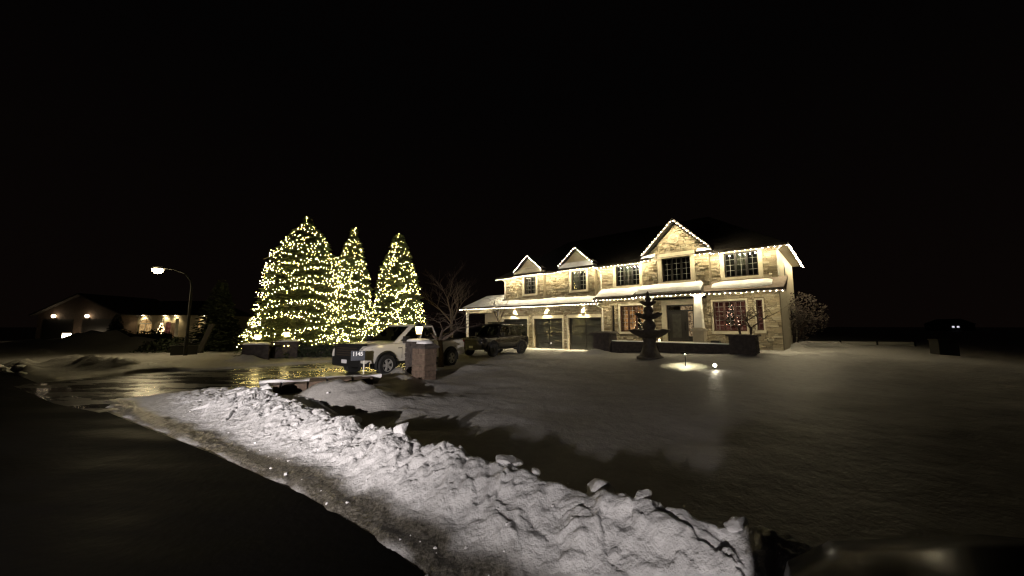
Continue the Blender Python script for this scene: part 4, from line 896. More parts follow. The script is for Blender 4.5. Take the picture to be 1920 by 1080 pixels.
# fountain
fx, fy = 6.62, 17.5; fz = hz(fx, fy); ft = empty('fountain', (fx, fy, fz - .05), 0, 'tall three tier stone fountain silhouetted before the house', 'fountain')
dz = .33 - fz
MB().lathe([(.62, 0), (.62, .10), (.5, .16), (.42, .3), (.36, .45), (.30, .62), (.28, .8), (.34, .95), (.30, 1.02)], 24).build('pedestal', M_bronze, ft, 50)
def bowl(r, z, d, nm='bowl'):
    prof = [(.14, z - d), (r * .45, z - d * .92), (r * .78, z - d * .55), (r * .96, z - d * .18), (r * 1.0, z - .02), (r * 1.02, z + .03), (r * .97, z + .03), (r * .8, z - d * .3), (0, z - d * .5)]
    rings = []
    for k, (rr, h_) in enumerate(prof):
        rings.append([(rr * (1 + (.05 * math.cos(q * 8 * 2 * math.pi / 48) if k in (3, 4, 5, 6) else 0)) * math.cos(2 * math.pi * q / 48), rr * (1 + (.05 * math.cos(q * 8 * 2 * math.pi / 48) if k in (3, 4, 5, 6) else 0)) * math.sin(2 * math.pi * q / 48), h_ + (-.03 * math.cos(q * 8 * 2 * math.pi / 48) if k in (4, 5, 6) else 0)) for q in range(48)])
    MB().loft(rings).build(nm, M_bronze, ft, 50)
bowl(.93, 1.36, .38); bowl(.62, 2.14, .27); bowl(.36, 2.72, .20)
MB().lathe([(.30, 1.15), (.22, 1.3), (.26, 1.42), (.32, 1.55), (.27, 1.72), (.16, 1.84), (.2, 1.93), (.16, 1.98)], 20).build('stem', M_bronze, ft, 50); MB().lathe([(.2, 2.02), (.15, 2.12), (.24, 2.28), (.2, 2.42), (.12, 2.52), (.13, 2.6)], 20).build('stem', M_bronze, ft, 50)
MB().lathe([(.12, 2.6), (.09, 2.74), (.15, 2.84), (.15, 2.92), (.09, 3.0), (.11, 3.08), (.05, 3.2), (.0, 3.26)], 16).build('finial', M_bronze, ft, 50)
# path light whose hat throws a disc on the snow; flood on a stake
px, py = 7.1, 15.0; pz = hz(px, py); pl = empty('path_light', (px, py, pz), 0, 'mushroom path light throwing a bright disc on the snow right of the fountain', 'garden light')
MB().tube([(0, 0, -.1), (.02, 0, .2), (0, 0, .52)], .014, 6).build('stake', M_iron, pl); MB().lathe([(.17, .50), (.16, .53), (.05, .58), (0, .6)], 16).build('hat', M_iron, pl, 50); MB().lathe([(.0, .482), (.02, .485), (.02, .495), (0, .498)], 10).build('lamp', M_flood, pl)
spot('path_lamp', pl, (0, 0, .475), (0, 0, -1), 230, 128, .1, (1, .93, .55), .02)
def flood(x, y, tgt, label, watts, col=(1, .88, .6), size=70, lens=True, r=.07):
    z = hz(x, y); f_ = empty('garden_spotlight', (x, y, z), 0, label, 'garden light', 'garden spotlights on the snow'); d = Vector((tgt[0] - x, tgt[1] - y, tgt[2] - z - .16)).normalized()
    MB().tube([(0, 0, -.1), (0, 0, .14)], .012, 6).build('stake', M_iron, f_); MB().tube([Vector((0, 0, .16)) - d * .09, Vector((0, 0, .16)) + d * .05], [r * .7, r], 10).build('housing', M_iron, f_)
    MB().tube([Vector((0, 0, .16)) + d * .052, Vector((0, 0, .16)) + d * .06], [r * .9, r * .9], 10).build('lens', M_flood, f_)
    if watts: spot('garden_lamp', f_, Vector((0, 0, .16)) + d * .08, Vector((0, 0, .16)) + d * 2, watts, size, .8, col, .03)
    return f_
flood(7.75, 14.0, (6.9, 12.0, .35), 'bright white garden spotlight glaring towards the road right of the path light', 8, size=150, r=.065)
x, y = hw(-4.9, -4.9); flood(x - .25, y - .35, (x + .5, y + .9, 1.5), 'garden spotlight at the foot of the young bare tree', 160, size=75)
x, y = hw(-6.4, -4.4); flood(x, y, (x + .35, y + .6, .1), 'garden spotlight on the snow beside the dark off-road car', 50, size=100)
# white bracket by the young tree
x, y = hw(-5.0, -4.6); r_ = empty('tree_bracket', (x, y, hz(x, y)), HROT, 'small white angle bracket stuck in the snow by the young tree', 'bracket'); MB().tube([(0, 0, -.1), (0, 0, .22), (.35, 0, .24)], .02, 6).build('rod', M_white, r_)

# stone headwall by the ditch
hwl = empty('culvert_headwall', (-5.05, 9.55, hz(-5.05, 9.55) - .13), R(27), 'low brown stone headwall half covered by snow beside the driveway', 'stone edging'); rn = random.Random(31); s = -1.15
while s < 1.2:
    e_ = s + rn.uniform(.35, .7); h_ = .22 + rn.uniform(-.03, .04); o_ = rn.uniform(-.05, .05)
    MB().hexa([(s, -.20 + o_, -.1), (e_ - .015, -.21 + o_ * .5, -.1), (e_ - .015, .3, -.1), (s, .3, -.1)], [(s + .02, -.08 + o_, h_), (e_ - .03, -.10, h_ + .02), (e_ - .03, .3, h_ + .05), (s + .02, .3, h_ + .05)]).build('stone', M_brick, hwl); s = e_
MB().loft([[(x_, .16 + .16 * (float(vnoise(np.array([x_ * 1.8]), np.array([3.]), 5)[0]) - .5) + .12 * max(0, abs(x_) - .8), .235), (x_, .26 + .1 * math.sin(x_ * 3), .285 + .03 * math.sin(x_ * 5)), (x_, .45, .30), (x_, .9, .0)] for x_ in np.linspace(-1.3, 1.6, 40)], cap=True).build('snow_cap', M_roofsnow, hwl, 60)

# address sign
sg = empty('address_sign', (-5.1, 12.6, hz(-5.1, 12.6) - .1), R(18), 'small blue house number sign 1145 on a thin white post', 'house number sign')
MB().box(-.02, .02, -.01, .012, 0, 1.04).build('post', M_white, sg); MB().box(-.42, .03, -.022, -.012, .70, 1.03).build('plate', mat('blue_plate', (.004, .011, .028), .5), sg)
tx = bpy.data.curves.new('number', 'FONT'); tx.body = '1145'; tx.size = .185; tx.extrude = .002; tx.offset = .006; tx.align_x = 'CENTER'; tx.space_character = .92; tx.materials.append(mat('reflective_white', (.85, .87, .88), .3)); to_ = bpy.data.objects.new('number_curve', tx); C.objects.link(to_); dg = bpy.context.evaluated_depsgraph_get(); me = bpy.data.meshes.new_from_object(to_.evaluated_get(dg)); bpy.data.objects.remove(to_); to = bpy.data.objects.new('number', me); C.objects.link(to); to.parent = sg; to.location = (-.205, -.026, .865); to.rotation_euler = (R(90), 0, 0)

# ------------------------------------------------------------------ vehicles
M_tyre = mat('tyre', (.012, .012, .012), .8); M_rim = mat('alloy', (.42, .41, .39), .35, metal=.35); M_wpaint = mat('white_paint', (.62, .60, .55), .32, coat=.8); M_bpaint = mat('dark_paint', (.010, .009, .008), .25, coat=.5); M_blackpl = mat('black_plastic', (.010, .010, .010), .5); M_lens = mat('headlight_glass', (.25, .25, .24), .08, metal=.3, coat=1); M_plate = mat('plate', (.62, .62, .64), .4); M_kpaint = mat('brown_black_paint', (.004, .003, .0025), .22, spec=.015); M_rim_dark = mat('bonnet_trim', (.03, .026, .022), .25, metal=1)
def wheel(root, x, y, r, wd, rim=M_rim):
    w_ = bpy.data.objects.new('wheel', None); C.objects.link(w_); w_.parent = root; w_.location = (x, y, r); sg_ = 1 if y > 0 else -1
    MB().lathe([(r * .60, -wd / 2), (r * .93, -wd / 2), (r, -wd * .36), (r, wd * .36), (r * .93, wd / 2), (r * .60, wd / 2)], 28, axis='y', cap=False).build('tyre', M_tyre, w_, 40)
    b = MB().lathe([(r * .61, -wd * .3), (r * .61, wd * .3), (r * .5, wd * .3), (.0, wd * .18), (.0, -wd * .3)], 24, axis='y')
    b.v = [(p[0], p[1] * sg_, p[2]) for p in b.v]; b.build('rim', M_blackpl, w_, 40)
    s_ = MB()
    for k in range(5):
        a = 2 * math.pi * k / 5; c_, n_ = math.cos(a), math.sin(a); px, pz_ = -n_ * r * .13, c_ * r * .13; y0, y1 = sg_ * wd * .30, sg_ * wd * .42
        s_.hexa([(px * .7, y0, pz_ * .7), (c_ * r * .57 + px, y0, n_ * r * .57 + pz_), (c_ * r * .57 - px, y0, n_ * r * .57 - pz_), (-px * .7, y0, -pz_ * .7)], [(px * .6, y1, pz_ * .6), (c_ * r * .57 + px * .8, y1, n_ * r * .57 + pz_ * .8), (c_ * r * .57 - px * .8, y1, n_ * r * .57 - pz_ * .8), (-px * .6, y1, -pz_ * .6)])
    s_.lathe([(r * .60, sg_ * wd * .34), (r * .60, sg_ * wd * .46), (r * .54, sg_ * wd * .46), (r * .54, sg_ * wd * .34)], 24, axis='y', cap=False); s_.lathe([(.07, sg_ * wd * .3), (.07, sg_ * wd * .46), (0, sg_ * wd * .47)], 12, axis='y')
    s_.build('spokes', rim, w_)
def arch(root, x, y, r, m, z):     # dark wheel well and its lip
    sg_ = 1 if y > 0 else -1; n = 16; pts = [(x + r * math.cos(math.pi * k / n), z + r * math.sin(math.pi * k / n)) for k in range(n + 1)]
    low = z - .12; poly = [(x + r, low)] + pts + [(x - r, low)]
    MB().prism(poly if sg_ > 0 else poly[::-1], 'y', y - sg_ * .3, y + sg_ * .006).build('wheel_well', M_blackpl, root)
    path = [(x + r, y, low)] + [(p[0], y, p[1]) for p in pts] + [(x - r, y, low)]; MB().tube(path, .05, 6).build('arch_lip', m, root, 50)
def ringpts(x, zt, w_, zb, cr=.03, top=.74):
    hlf = [(w_ - .05, zb), (w_, zb + .14), (w_ * 1.01, (zb + zt) / 2), (w_, zt - .16), (w_ * .95, zt - .04), (w_ * top, zt + cr * .5), (0, zt + cr)]
    return [(x, -a, z) for a, z in hlf] + [(x, a, z) for a, z in hlf[-2::-1]]
def patch(A, B, Cc, D, u0, u1, v0, v1, off):   # sub-rectangle of a quad A-B (bottom) D-C (top), pushed out
    A, B, Cc, D = map(Vector, (A, B, Cc, D)); n = (B - A).cross(D - A).normalized()
    P = lambda u, v: (A.lerp(B, u)).lerp(D.lerp(Cc, u), v) + n * off
    return [P(u0, v0), P(u1, v0), P(u1, v1), P(u0, v1)]
def vehicle(name, label, cat, loc, heading, st, axles, tr, wr, paint, cab, arch_m, front, splits, rim=M_rim, extra=None, group=None, lens=None):
    r_ = empty(name, loc, heading, label, cat, group)
    MB().loft([ringpts(*s_) for s_ in st]).build('body', paint, r_, 32)
    (xb0, xb1, wb, zb), (xr0, xr1, wr_, zr) = cab
    def rng(x0, x1, w_, z, c_=.12): return [(x0 + c_, -w_, z), (x1 - c_, -w_, z), (x1, -w_ + c_ * 1.3, z), (x1, w_ - c_ * 1.3, z), (x1 - c_, w_, z), (x0 + c_, w_, z), (x0, w_ - c_, z), (x0, -w_ + c_, z)]
    ra, rb = rng(xb0, xb1, wb, zb), rng(xr0, xr1, wr_, zr - .05); cb = MB().loft([rb, rng(xr0 + .05, xr1 - .08, wr_ - .06, zr - .01), rng(xr0 + .25, xr1 - .3, wr_ - .25, zr + .015)])
    for k in (1, 3, 5, 7): cb.poly([ra[k], ra[(k + 1) % 8], rb[(k + 1) % 8], rb[k]])
    def framed(A, B, Cc, D, wins, v0, v1):
        cb.poly(patch(A, B, Cc, D, 0, 1, 0, v0, 0)); cb.poly(patch(A, B, Cc, D, 0, 1, v1, 1, 0)); u = 0
        for (u0, u1) in list(wins) + [(1, 1)]:
            if u0 > u: cb.poly(patch(A, B, Cc, D, u, u0, v0, v1, 0))
            u = u1
    framed(ra[0], ra[1], rb[1], rb[0], splits, .10, .90); framed(ra[5], ra[4], rb[4], rb[5], splits, .10, .90); framed(ra[2], ra[3], rb[3], rb[2], [(.0, 1.0)], .06, .95); framed(ra[6], ra[7], rb[7], rb[6], [(.04, .96)], .12, .90)
    cb.build('cab', paint, r_, 28)
    it = MB().box(xb0 + .15, xb1 - .1, -wb + .1, wb - .1, zb + .012, zb + .02)
    for q in ((xb0 + xb1) / 2 + .1, xb0 + .5):
        for sg_ in (-1, 1): it.box(q - .12, q + .05, sg_ * .38 - .24, sg_ * .38 + .24, zb + .02, zb + .22).box(q - .1, q + .02, sg_ * .38 - .12, sg_ * .38 + .12, zb + .22, zb + .42)
    it.build('seats', M_blackpl, r_)
    zt = zr - .05
    for sg_ in (-1, 1):      # side glass
        for (u0, u1) in splits:
            A, B, D, Cc = (xb0 + .12, sg_ * wb, zb), (xb1 - .12, sg_ * wb, zb), (xr0 + .12, sg_ * wr_, zt), (xr1 - .12, sg_ * wr_, zt)
            q = patch(A, B, Cc, D, u0, u1, .10, .90, .006 * (1 if sg_ < 0 else -1)); MB().poly(q if sg_ < 0 else q[::-1]).build('side_window', M_carglass, r_)
    q = patch((xb1, -wb + .156, zb), (xb1, wb - .156, zb), (xr1, wr_ - .156, zt), (xr1, -wr_ + .156, zt), -.04, 1.04, .06, .95, .008); MB().poly(q).build('windscreen', M_carglass, r_)
    q = patch((xb0, wb - .12, zb), (xb0, -wb + .12, zb), (xr0, -wr_ + .12, zt), (xr0, wr_ - .12, zt), .04, .96, .12, .9, .008); MB().poly(q).build('rear_window', M_carglass, r_)
    for ax in axles:
        for sg_ in (-1, 1):
            arch(r_, ax, sg_ * (st[len(st) // 2][2] * 1.01 + .003), wr + .08, arch_m, wr + .02); wheel(r_, ax, sg_ * (st[len(st) // 2][2] - .035), wr, .27, rim)
    for sg_ in (-1, 1):
        xm = xb1 - .42; MB().box(xm - .07, xm + .07, sg_ * (wb + .05) - .02, sg_ * (wb + .05) + .02, zb + .06, zb + .1).box(xm - .08, xm + .08, *sorted((sg_ * (wb + .06), sg_ * (wb + .24))), zb + .04, zb + .26).build('mirror', M_blackpl, r_, 30)
    xf, hw_, zg0, zg1, zb0 = front
    MB().box(xf - .12, xf + .05, -hw_ * .78, hw_ * .78, zg0 - .06, zg1 + .03).build('grille_surround', M_blackpl, r_)
    g_ = MB()
    for k in range(4): zq = zg0 + (zg1 - zg0) * (k + .5) / 4; g_.box(xf + .05, xf + .065, -hw_ * .62, hw_ * .62, zq - .02, zq + .02)
    g_.build('grille_bar', M_fascia, r_)
    MB().prism([(xf - .25, -hw_), (xf + .08, -hw_ * .86), (xf + .13, 0), (xf + .08, hw_ * .86), (xf - .25, hw_)], 'z', zb0, zg0 - .02).build('front_bumper', M_blackpl, r_, 30)
    MB().box(xf + .131, xf + .14, -.15, .15, zg0 - .24, zg0 - .11).build('licence_plate', M_plate, r_)
    for sg_ in (-1, 1):
        y0, y1 = sorted((sg_ * hw_ * .70, sg_ * hw_ * 1.0)); h_ = zg1 - zg0
        MB().hexa([(xf - .34, y1 if sg_ > 0 else y0, zg0 + h_ * .35), (xf + .03, sg_ * hw_ * .72, zg0 + h_ * .22), (xf + .02, sg_ * hw_ * .9, zg0 + h_ * .25), (xf - .34, sg_ * (hw_ + .02), zg0 + h_ * .4)] if sg_ > 0 else [(xf - .34, sg_ * (hw_ + .02), zg0 + h_ * .4), (xf + .02, sg_ * hw_ * .9, zg0 + h_ * .25), (xf + .03, sg_ * hw_ * .72, zg0 + h_ * .22), (xf - .34, sg_ * hw_ * .9, zg0 + h_ * .35)],
                  [(xf - .34, y1 if sg_ > 0 else y0, zg0 + h_ * .8), (xf + .03, sg_ * hw_ * .72, zg0 + h_ * .86), (xf + .0, sg_ * hw_ * .9, zg0 + h_ * .86), (xf - .34, sg_ * (hw_ + .02), zg0 + h_ * .86)] if sg_ > 0 else [(xf - .34, sg_ * (hw_ + .02), zg0 + h_ * .86), (xf + .0, sg_ * hw_ * .9, zg0 + h_ * .86), (xf + .03, sg_ * hw_ * .72, zg0 + h_ * .86), (xf - .34, sg_ * hw_ * .9, zg0 + h_ * .8)]).build('headlight', lens or M_lens, r_)
        for xh in ((xb0 + .45), (xb0 + xb1) / 2 + .15):
            MB().box(xh - .1, xh + .1, *sorted((sg_ * (wb + .03), sg_ * (wb + .065))), zb - .18, zb - .14).build('door_handle', M_blackpl, r_)
        for xh in (xb0 + .12, (xb0 + xb1) / 2 + .02, xb1 - .32):
            MB().box(xh - .006, xh + .006, *sorted((sg_ * (st[len(st) // 2][2] - .02), sg_ * (st[len(st) // 2][2] * 1.01 + .003))), .62, zb - .14).build('door_gap', M_blackpl, r_)
    if extra: extra(r_)
    return r_
HD = math.atan2(-.862, -.507)
def truck_extra(r_):
    MB().box(-2.82, -1.3, -.80, .80, 1.262, 1.29).build('bed_cover', M_blackpl, r_); MB().box(1.25, 2.62, -.03, .03, 1.255, 1.262).build('hood_crease', M_wpaint, r_)
    MB().prism([(2.62, -.84), (2.86, -.76), (2.93, 0), (2.86, .76), (2.62, .84)], 'z', 1.14, 1.21).build('hood_guard', M_blackpl, r_, 30)
    for s_ in (-1, 1): MB().box(-1.2, 1.3, *sorted((s_ * .86, s_ * .99)), .42, .5).build('running_board', M_blackpl, r_); MB().box(1.1, 1.3, *sorted((s_ * .985, s_ * .998)), 1.0, 1.03).build('side_badge', M_blackpl, r_); MB().box(-.9, 1.0, *sorted((s_ * .985, s_ * .999)), .74, .77).build('side_moulding', M_fascia, r_)
    MB().box(-3.0, -2.86, -.9, .9, .5, .72).build('rear_bumper', M_rim, r_)
    for s_ in (-1, 1): MB().box(-2.93, -2.86, *sorted((s_ * .74, s_ * .93)), .8, 1.2).build('tail_light', mat('tail_lens', (.12, .01, .01), .2), r_)
cx, cy = -5.70 + .574 * 1.85, 14.35 + .819 * 1.85
vehicle('pickup_truck', 'white pickup truck with black grille parked on the driveway', 'pickup truck', (cx, cy, .0), HD,
        [(-2.9, 1.24, .93, .52), (-2.6, 1.25, .97, .5), (-1.3, 1.25, .98, .48), (0, 1.23, .98, .46), (1.3, 1.22, .98, .46), (1.9, 1.21, .98, .48), (2.4, 1.18, .96, .5), (2.7, 1.13, .92, .52), (2.84, 1.02, .86, .55)],
        (1.85, -1.85), .83, .40, M_wpaint, ((-1.2, 1.42, .93, 1.20), (-.98, .42, .74, 1.93)), M_blackpl, (2.80, .92, .76, 1.10, .40), ((.06, .48), (.53, .97)), extra=truck_extra)
def suv_extra(r_):
    MB().box(-1.9, .2, -.55, .55, 1.92, 2.02).build('roof_rack', M_blackpl, r_, 30)
    for s_ in (-1, 1): MB().box(-1.0, 1.0, *sorted((s_ * .9, s_ * 1.02)), .40, .46).build('running_board', M_blackpl, r_)
    MB().lathe([(.2, -2.52), (.36, -2.5), (.38, -2.42), (.38, -2.34), (.3, -2.3)], 20, (0, .1, 1.0), 'x').build('spare_wheel', M_tyre, r_, 40)
    MB().tube([(2.2, -.6, .75), (2.38, -.6, .95), (2.38, .6, .95), (2.2, .6, .75)], .03, 6).build('bull_bar', M_blackpl, r_)
sx_, sy_ = -1.2 + .594 * 1.42 - .80 * .8, 21.3 + .80 * 1.42 + .594 * .8
vehicle('offroad_car', 'dark boxy off-road car with roof rack parked by the garage', 'car', (sx_, sy_, hz(sx_, sy_) + .0), math.atan2(-.80, -.594),
        [(-2.3, 1.14, .9, .55), (-2.1, 1.16, .95, .5), (-1.2, 1.16, .96, .46), (0, 1.15, .96, .45), (1.0, 1.14, .96, .46), (1.7, 1.12, .95, .5), (2.1, 1.10, .92, .52), (2.2, .98, .88, .55)],
        (1.45, -1.4), .80, .40, M_bpaint, ((-2.25, 1.05, .90, 1.13), (-2.12, .48, .78, 1.90)), M_blackpl, (2.18, .88, .74, 1.04, .42), ((.04, .30), (.34, .64), (.67, .97)), rim=M_blackpl, extra=suv_extra)
# the car at the roadside beside the camera
hd = R(88); ccx, ccy = 1.70, -.74
def own_extra(r_):
    for s_ in (-1, 1): MB().box(.2, .9, *sorted((s_ * .952, s_ * .966)), .70, .73).build('side_moulding', M_rim_dark, r_)
M_added_lens = emitter('added_bar_lens', (1, .93, .86), 8)  # glow of the lamps on the added truck
own = vehicle('roadside_car', 'dark glossy car bonnet at the lower right corner beside the road', 'car', (ccx, ccy, .035), hd,
        [(-2.3, 1.08, .86, .5), (-2.0, 1.12, .93, .45), (-1.0, 1.12, .95, .42), (0, 1.12, .95, .42), (1.0, 1.11, .95, .42), (1.6, 1.05, .94, .44, .10), (2.0, 1.01, .88, .46, .09), (2.2, .96, .76, .5, .07), (2.3, .90, .62, .52, .04)],
        (1.4, -1.4), .80, .35, M_kpaint, ((-2.2, 1.0, .89, 1.08), (-1.6, .1, .70, 1.66)), M_blackpl, (2.14, .84, .62, .84, .34), ((.06, .48), (.53, .95)), extra=own_extra, lens=M_blackpl)
# unseen truck added behind the camera to hold the lamps that light the bank
hd2 = R(91); c_, n_ = math.cos(hd2), math.sin(hd2); bx, by = -5.3, -9.6; K = 1.65; ADDED_W = 10500
def lit_extra(r_):  # added roof bar, one lamp aimed at each end of the bank
    MB().box(-.02, .06, -.62, .62, 1.69, 1.78).build('added_light_bar', M_blackpl, r_)
    for s_ in (-1, 1):
        lx, ly = .10, s_ * .4; MB().lathe([(0, .065), (.035, .065), (.04, .061), (0, .061)], 12, (0, ly, 1.735), 'x').build('lamp', M_added_lens, r_)
        def loc_(p): dx, dy = (p[0] - bx) / K, (p[1] - by) / K; return (dx * c_ + dy * n_, -dx * n_ + dy * c_, p[2] / K)
        spot('added_bar_lamp', r_, (lx, ly, 1.735), loc_((-5.2, 8.8, .4) if s_ > 0 else (1.0, 3.0, .3)), ADDED_W * (1.7 if s_ > 0 else .46), 43 if s_ > 0 else 34, 1, (1, .90, .85), .10 if s_ > 0 else .30)
lamp_truck = vehicle('added_lamp_truck', 'unseen silver truck added behind the viewer, its roof lamps lighting the snow bank', 'truck', (bx, by, 0), hd2,
        [(-2.3, 1.08, .86, .5), (-2.0, 1.12, .93, .45), (-1.0, 1.12, .95, .42), (0, 1.12, .95, .42), (1.0, 1.11, .95, .42), (1.6, 1.08, .94, .44), (2.0, 1.02, .90, .46), (2.2, .92, .82, .5)],
        (1.4, -1.4), .80, .35, M_rim, ((-2.2, 1.0, .89, 1.08), (-1.6, .1, .70, 1.66)), M_blackpl, (2.14, .84, .62, .84, .34), ((.06, .48), (.53, .95)), extra=lit_extra)
lamp_truck.scale = (K, K, K)

# ------------------------------------------------------------------ street lamp, utility box, stump
sl = empty('street_lamp', (-19.6, 21.9, hz(-19.6, 21.9) - .1), 0, 'street lamp with curved arm glowing above the snowy verge', 'street lamp')
MB().lathe([(.11, 0), (.10, 1.2), (.075, 1.25), (.065, 4.2)], 10).build('pole', M_pole, sl, 40); MB().tube([(0, 0, 4.1), (-.06, -.02, 4.6), (-.4, -.1, 5.05), (-1.0, -.2, 5.28), (-1.55, -.3, 5.34)], [.05, .05, .045, .04, .035], 8).build('arm', M_pole, sl, 60)
MB().hexa([(-2.15, -.52, 5.31), (-1.5, -.42, 5.31), (-1.5, -.16, 5.31), (-2.15, -.26, 5.31)], [(-2.05, -.46, 5.44), (-1.5, -.38, 5.42), (-1.5, -.22, 5.42), (-2.05, -.3, 5.44)]).build('lamp_head', M_pole, sl)
MB().lathe([(.0, -.30), (.15, -.26), (.25, -.15), (.26, -.04), (.2, 0)], 14, (-1.85, -.34, 5.30)).build('lens', M_street, sl, 60)
spot('street_light', sl, (-1.85, -.34, 4.96), (-1.0, -3.0, 0), 480, 164, .6, (1, .80, .45), .15)
ub = empty('utility_box', (-20.3, 22.6, hz(-20.3, 22.6) - .05), R(40), 'dark utility box on the snow beside the street lamp pole', 'utility box'); MB().box(-.62, .62, -.3, .3, 0, .58).build('body', M_iron, ub); MB().box(-.66, .66, -.34, .34, .58, .64).build('lid', M_iron, ub); MB().box(-.04, .04, -.312, -.30, .35, .45).build('latch', M_rim, ub)
lp = empty('leaning_post', (-20.6, 24.0, hz(-20.6, 24.0) - .1), R(20), 'leaning weathered post with a flat foot right of the street lamp', 'post'); MB().hexa([(-.14, -.1, .1), (.14, -.1, .1), (.14, .1, .1), (-.14, .1, .1)], [(.45, -.1, 2.0), (.73, -.1, 2.0), (.73, .1, 2.0), (.45, .1, 2.0)]).build('shaft', M_wood, lp); MB().box(-.35, .2, -.15, .15, 0, .16).build('foot', M_wood, lp)

# ------------------------------------------------------------------ neighbouring house on the left
nh = empty('brick_house', (-53.9, 45, 0), 0, 'low dark brick house across the road with two garage doors and sconces', 'house')
MB().box(-5.2, 5.2, 0, 9, -.3, 3.5).prism([(-5.2, 3.5), (5.2, 3.5), (0, 5.75)], 'y', 0, .3).build('wall', mat('dark_brick', (.065, .045, .033), .9, noise=.3, nscale=5, bump=.4), nh)
rf = MB()
for sg_ in (-1, 1): p = [(sg_ * 5.7, 3.30), (0, 5.97), (0, 5.8), (sg_ * 5.7, 3.13)]; rf.prism(p if sg_ < 0 else p[::-1], 'y', -.5, 9.3)
rf.build('roof', M_roof, nh)
for gx in (-2.55, 2.35):
    g_ = MB().box(gx - 1.9, gx + 1.9, -.03, -.003, 0, 2.75).build('garage_door', M_frame, nh)
    for k in range(4): MB().box(gx - 1.8, gx + 1.8, -.045, -.031, .1 + k * .66, .66 + k * .66).build('panel', M_frame, g_)
for gx in (-2.9, 1.25):
    s_ = MB().box(gx - .12, gx + .12, -.16, -.003, 2.82, 2.92).box(gx - .05, gx + .05, -.3, -.16, 2.82, 2.88).build('sconce', M_iron, nh); MB().lathe([(.05, 2.93), (.17, 3.0), (.19, 3.2), (.08, 3.3)], 10, (gx, -.28, 0)).build('sconce_glass', M_sconce, s_, 60)
# recessed wing with lit entry
MB().box(5.2, 15.0, 2.0, 9, -.3, 3.3).build('wing_wall', M_stucco, nh); b = MB(); b.v = [(4.9, 1.4, 3.3), (15.5, 1.4, 3.3), (15.5, 9.5, 3.3), (4.9, 9.5, 3.3), (4.9, 5.4, 5.4), (12.5, 5.4, 5.4)]; b.f = [(0, 1, 5, 4), (1, 2, 5), (2, 3, 4, 5), (3, 0, 4), (3, 2, 1, 0)]; b.build('wing_roof', M_roof, nh)
aw = bpy.data.objects.new('arched_window', None); C.objects.link(aw); aw.parent = nh; aw.location = (6.35, 1.97, 0)
arc = [(-.75, .9), (.75, .9), (.75, 2.2)] + [(.75 * math.cos(math.pi * k / 10), 2.2 + .62 * math.sin(math.pi * k / 10)) for k in range(1, 10)] + [(-.75, 2.2)]
MB().prism(arc, 'y', -.02, .02).build('pane', M_room_g, aw); MB().box(-.75, .75, -.06, -.022, 2.14, 2.26).box(-.04, .04, -.06, -.022, .9, 2.14).build('frame', M_white, aw); MB().tube([(.76 * math.cos(math.pi * k / 12), -.03, 2.2 + .64 * math.sin(math.pi * k / 12)) for k in range(13)], .05, 5).build('arch_trim', M_white, aw)
MB().box(8.6, 8.9, 1.5, 1.8, 0, 2.9).build('porch_post', M_white, nh); MB().box(10.6, 10.8, 1.5, 1.8, 0, 2.9).build('porch_post', M_white, nh); MB().box(9.7, 10.5, 1.96, 1.998, 0, 2.3).build('door', M_brick, nh); MB().box(8.95, 9.6, 1.96, 1.998, .4, 2.4).build('window', M_room_r, nh)
MB().box(13.2, 13.4, 1.96, 1.998, 1.6, 2.9).build('window', M_room_g, nh); MB().box(13.9, 14.9, 1.96, 1.998, .9, 2.9).build('window', M_room_g, nh).data.materials[0] = M_room_c
for gx in (6.1, 8.9, 10.3, 13.95): p = MB().lathe([(0, -.03), (.12, -.03), (.13, 0), (0, 0)], 10).build('pot_light', M_potlight, nh); p.location = (gx, 1.75, 3.26); spot('pot_lamp', p, (0, 0, -.06), (0, .1, -1), 110, 120, .6, (1, .78, .42), .05)
ct = empty('christmas_tree', (-53.9 + 9.35, 46.0, 0), 0, 'lit christmas tree on the porch of the neighbouring house', 'christmas tree'); MB().lathe([(.55, .1), (.3, 1.0), (.02, 2.3)], 10).build('foliage', M_needle_d, ct); b = MB(); rn = random.Random(2)
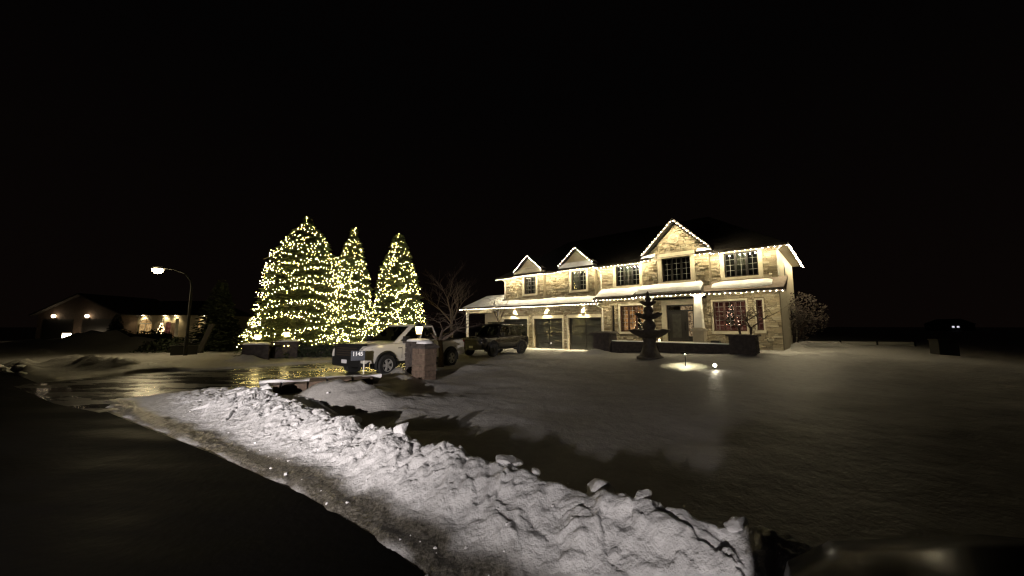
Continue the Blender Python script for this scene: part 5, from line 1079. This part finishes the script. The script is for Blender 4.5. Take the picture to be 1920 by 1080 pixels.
for k in range(50): t = rn.random(); q = rn.uniform(0, 6.28); rr = .56 * (1 - t) + .05; b.box(rr * math.cos(q) - .035, rr * math.cos(q) + .035, rr * math.sin(q) - .035, rr * math.sin(q) + .035, .15 + 2.15 * t, .22 + 2.15 * t)
b.build('bulbs', M_goldbulb, ct, kind='stuff')
x, y = -53.0, 43.2; r_ = empty('post_lantern', (x, y, hz(x, y)), 0, 'square glowing lantern low in front of the neighbouring garage', 'lantern'); MB().box(-.08, .08, -.08, .08, 0, .35).build('post', M_iron, r_); MB().box(-.3, .3, -.2, .2, .35, .95).build('glass', M_sconce, r_); MB().box(-.36, .36, -.26, .26, .95, 1.02).build('lid', M_iron, r_)

# ------------------------------------------------------------------ right side: low fence, utility cabinet, far farmhouse
fa, fb = Vector((20.6, 25.6, 0)), Vector((27.0, 24.4, 0)); fn = empty('low_fence', (fa.x, fa.y, .3), math.atan2(fb.y - fa.y, fb.x - fa.x), 'low pale board fence with dark posts at the right edge of the lawn', 'fence'); L_ = (fb - fa).length
for k in range(3):
    for r2 in range(3): MB().box(k * L_ / 3 + .05, (k + 1) * L_ / 3 - .05, -.02, .02, .02 + r2 * .17, .17 + r2 * .17).build('board', M_white, fn)
for k in range(4): MB().box(k * L_ / 3 - .05, k * L_ / 3 + .05, -.05, .05, -.5, .6).build('post', M_frame, fn)
uc = empty('utility_cabinet', (20.4, 17.2, hz(20.4, 17.2) - .05), R(-20), 'dark square utility cabinet on the snow at the far right', 'utility box'); MB().box(-.35, .35, -.3, .3, 0, .72).build('body', M_iron, uc); MB().box(-.38, .38, -.33, .33, .72, .78).build('lid', M_iron, uc); MB().box(-.02, .02, -.315, -.30, .2, .6).build('door_gap', M_iron, uc)
fh = empty('farmhouse', (186, 150, 0), 0, 'tiny distant farmhouse with two small lit windows', 'house'); MB().box(-6, 6, 0, 8, -1, 2.8).build('wall', M_brickd, fh); MB().prism([(-6.5, 2.8), (6.5, 2.8), (0, 5)], 'y', -.3, 8.3).build('roof', M_roof, fh)
for k in (-3.2, -1.2): MB().box(k - .5, k + .5, -.03, -.003, 1.3, 2.0).build('window', emitter('far_window', (.9, .9, 1), .8), fh)
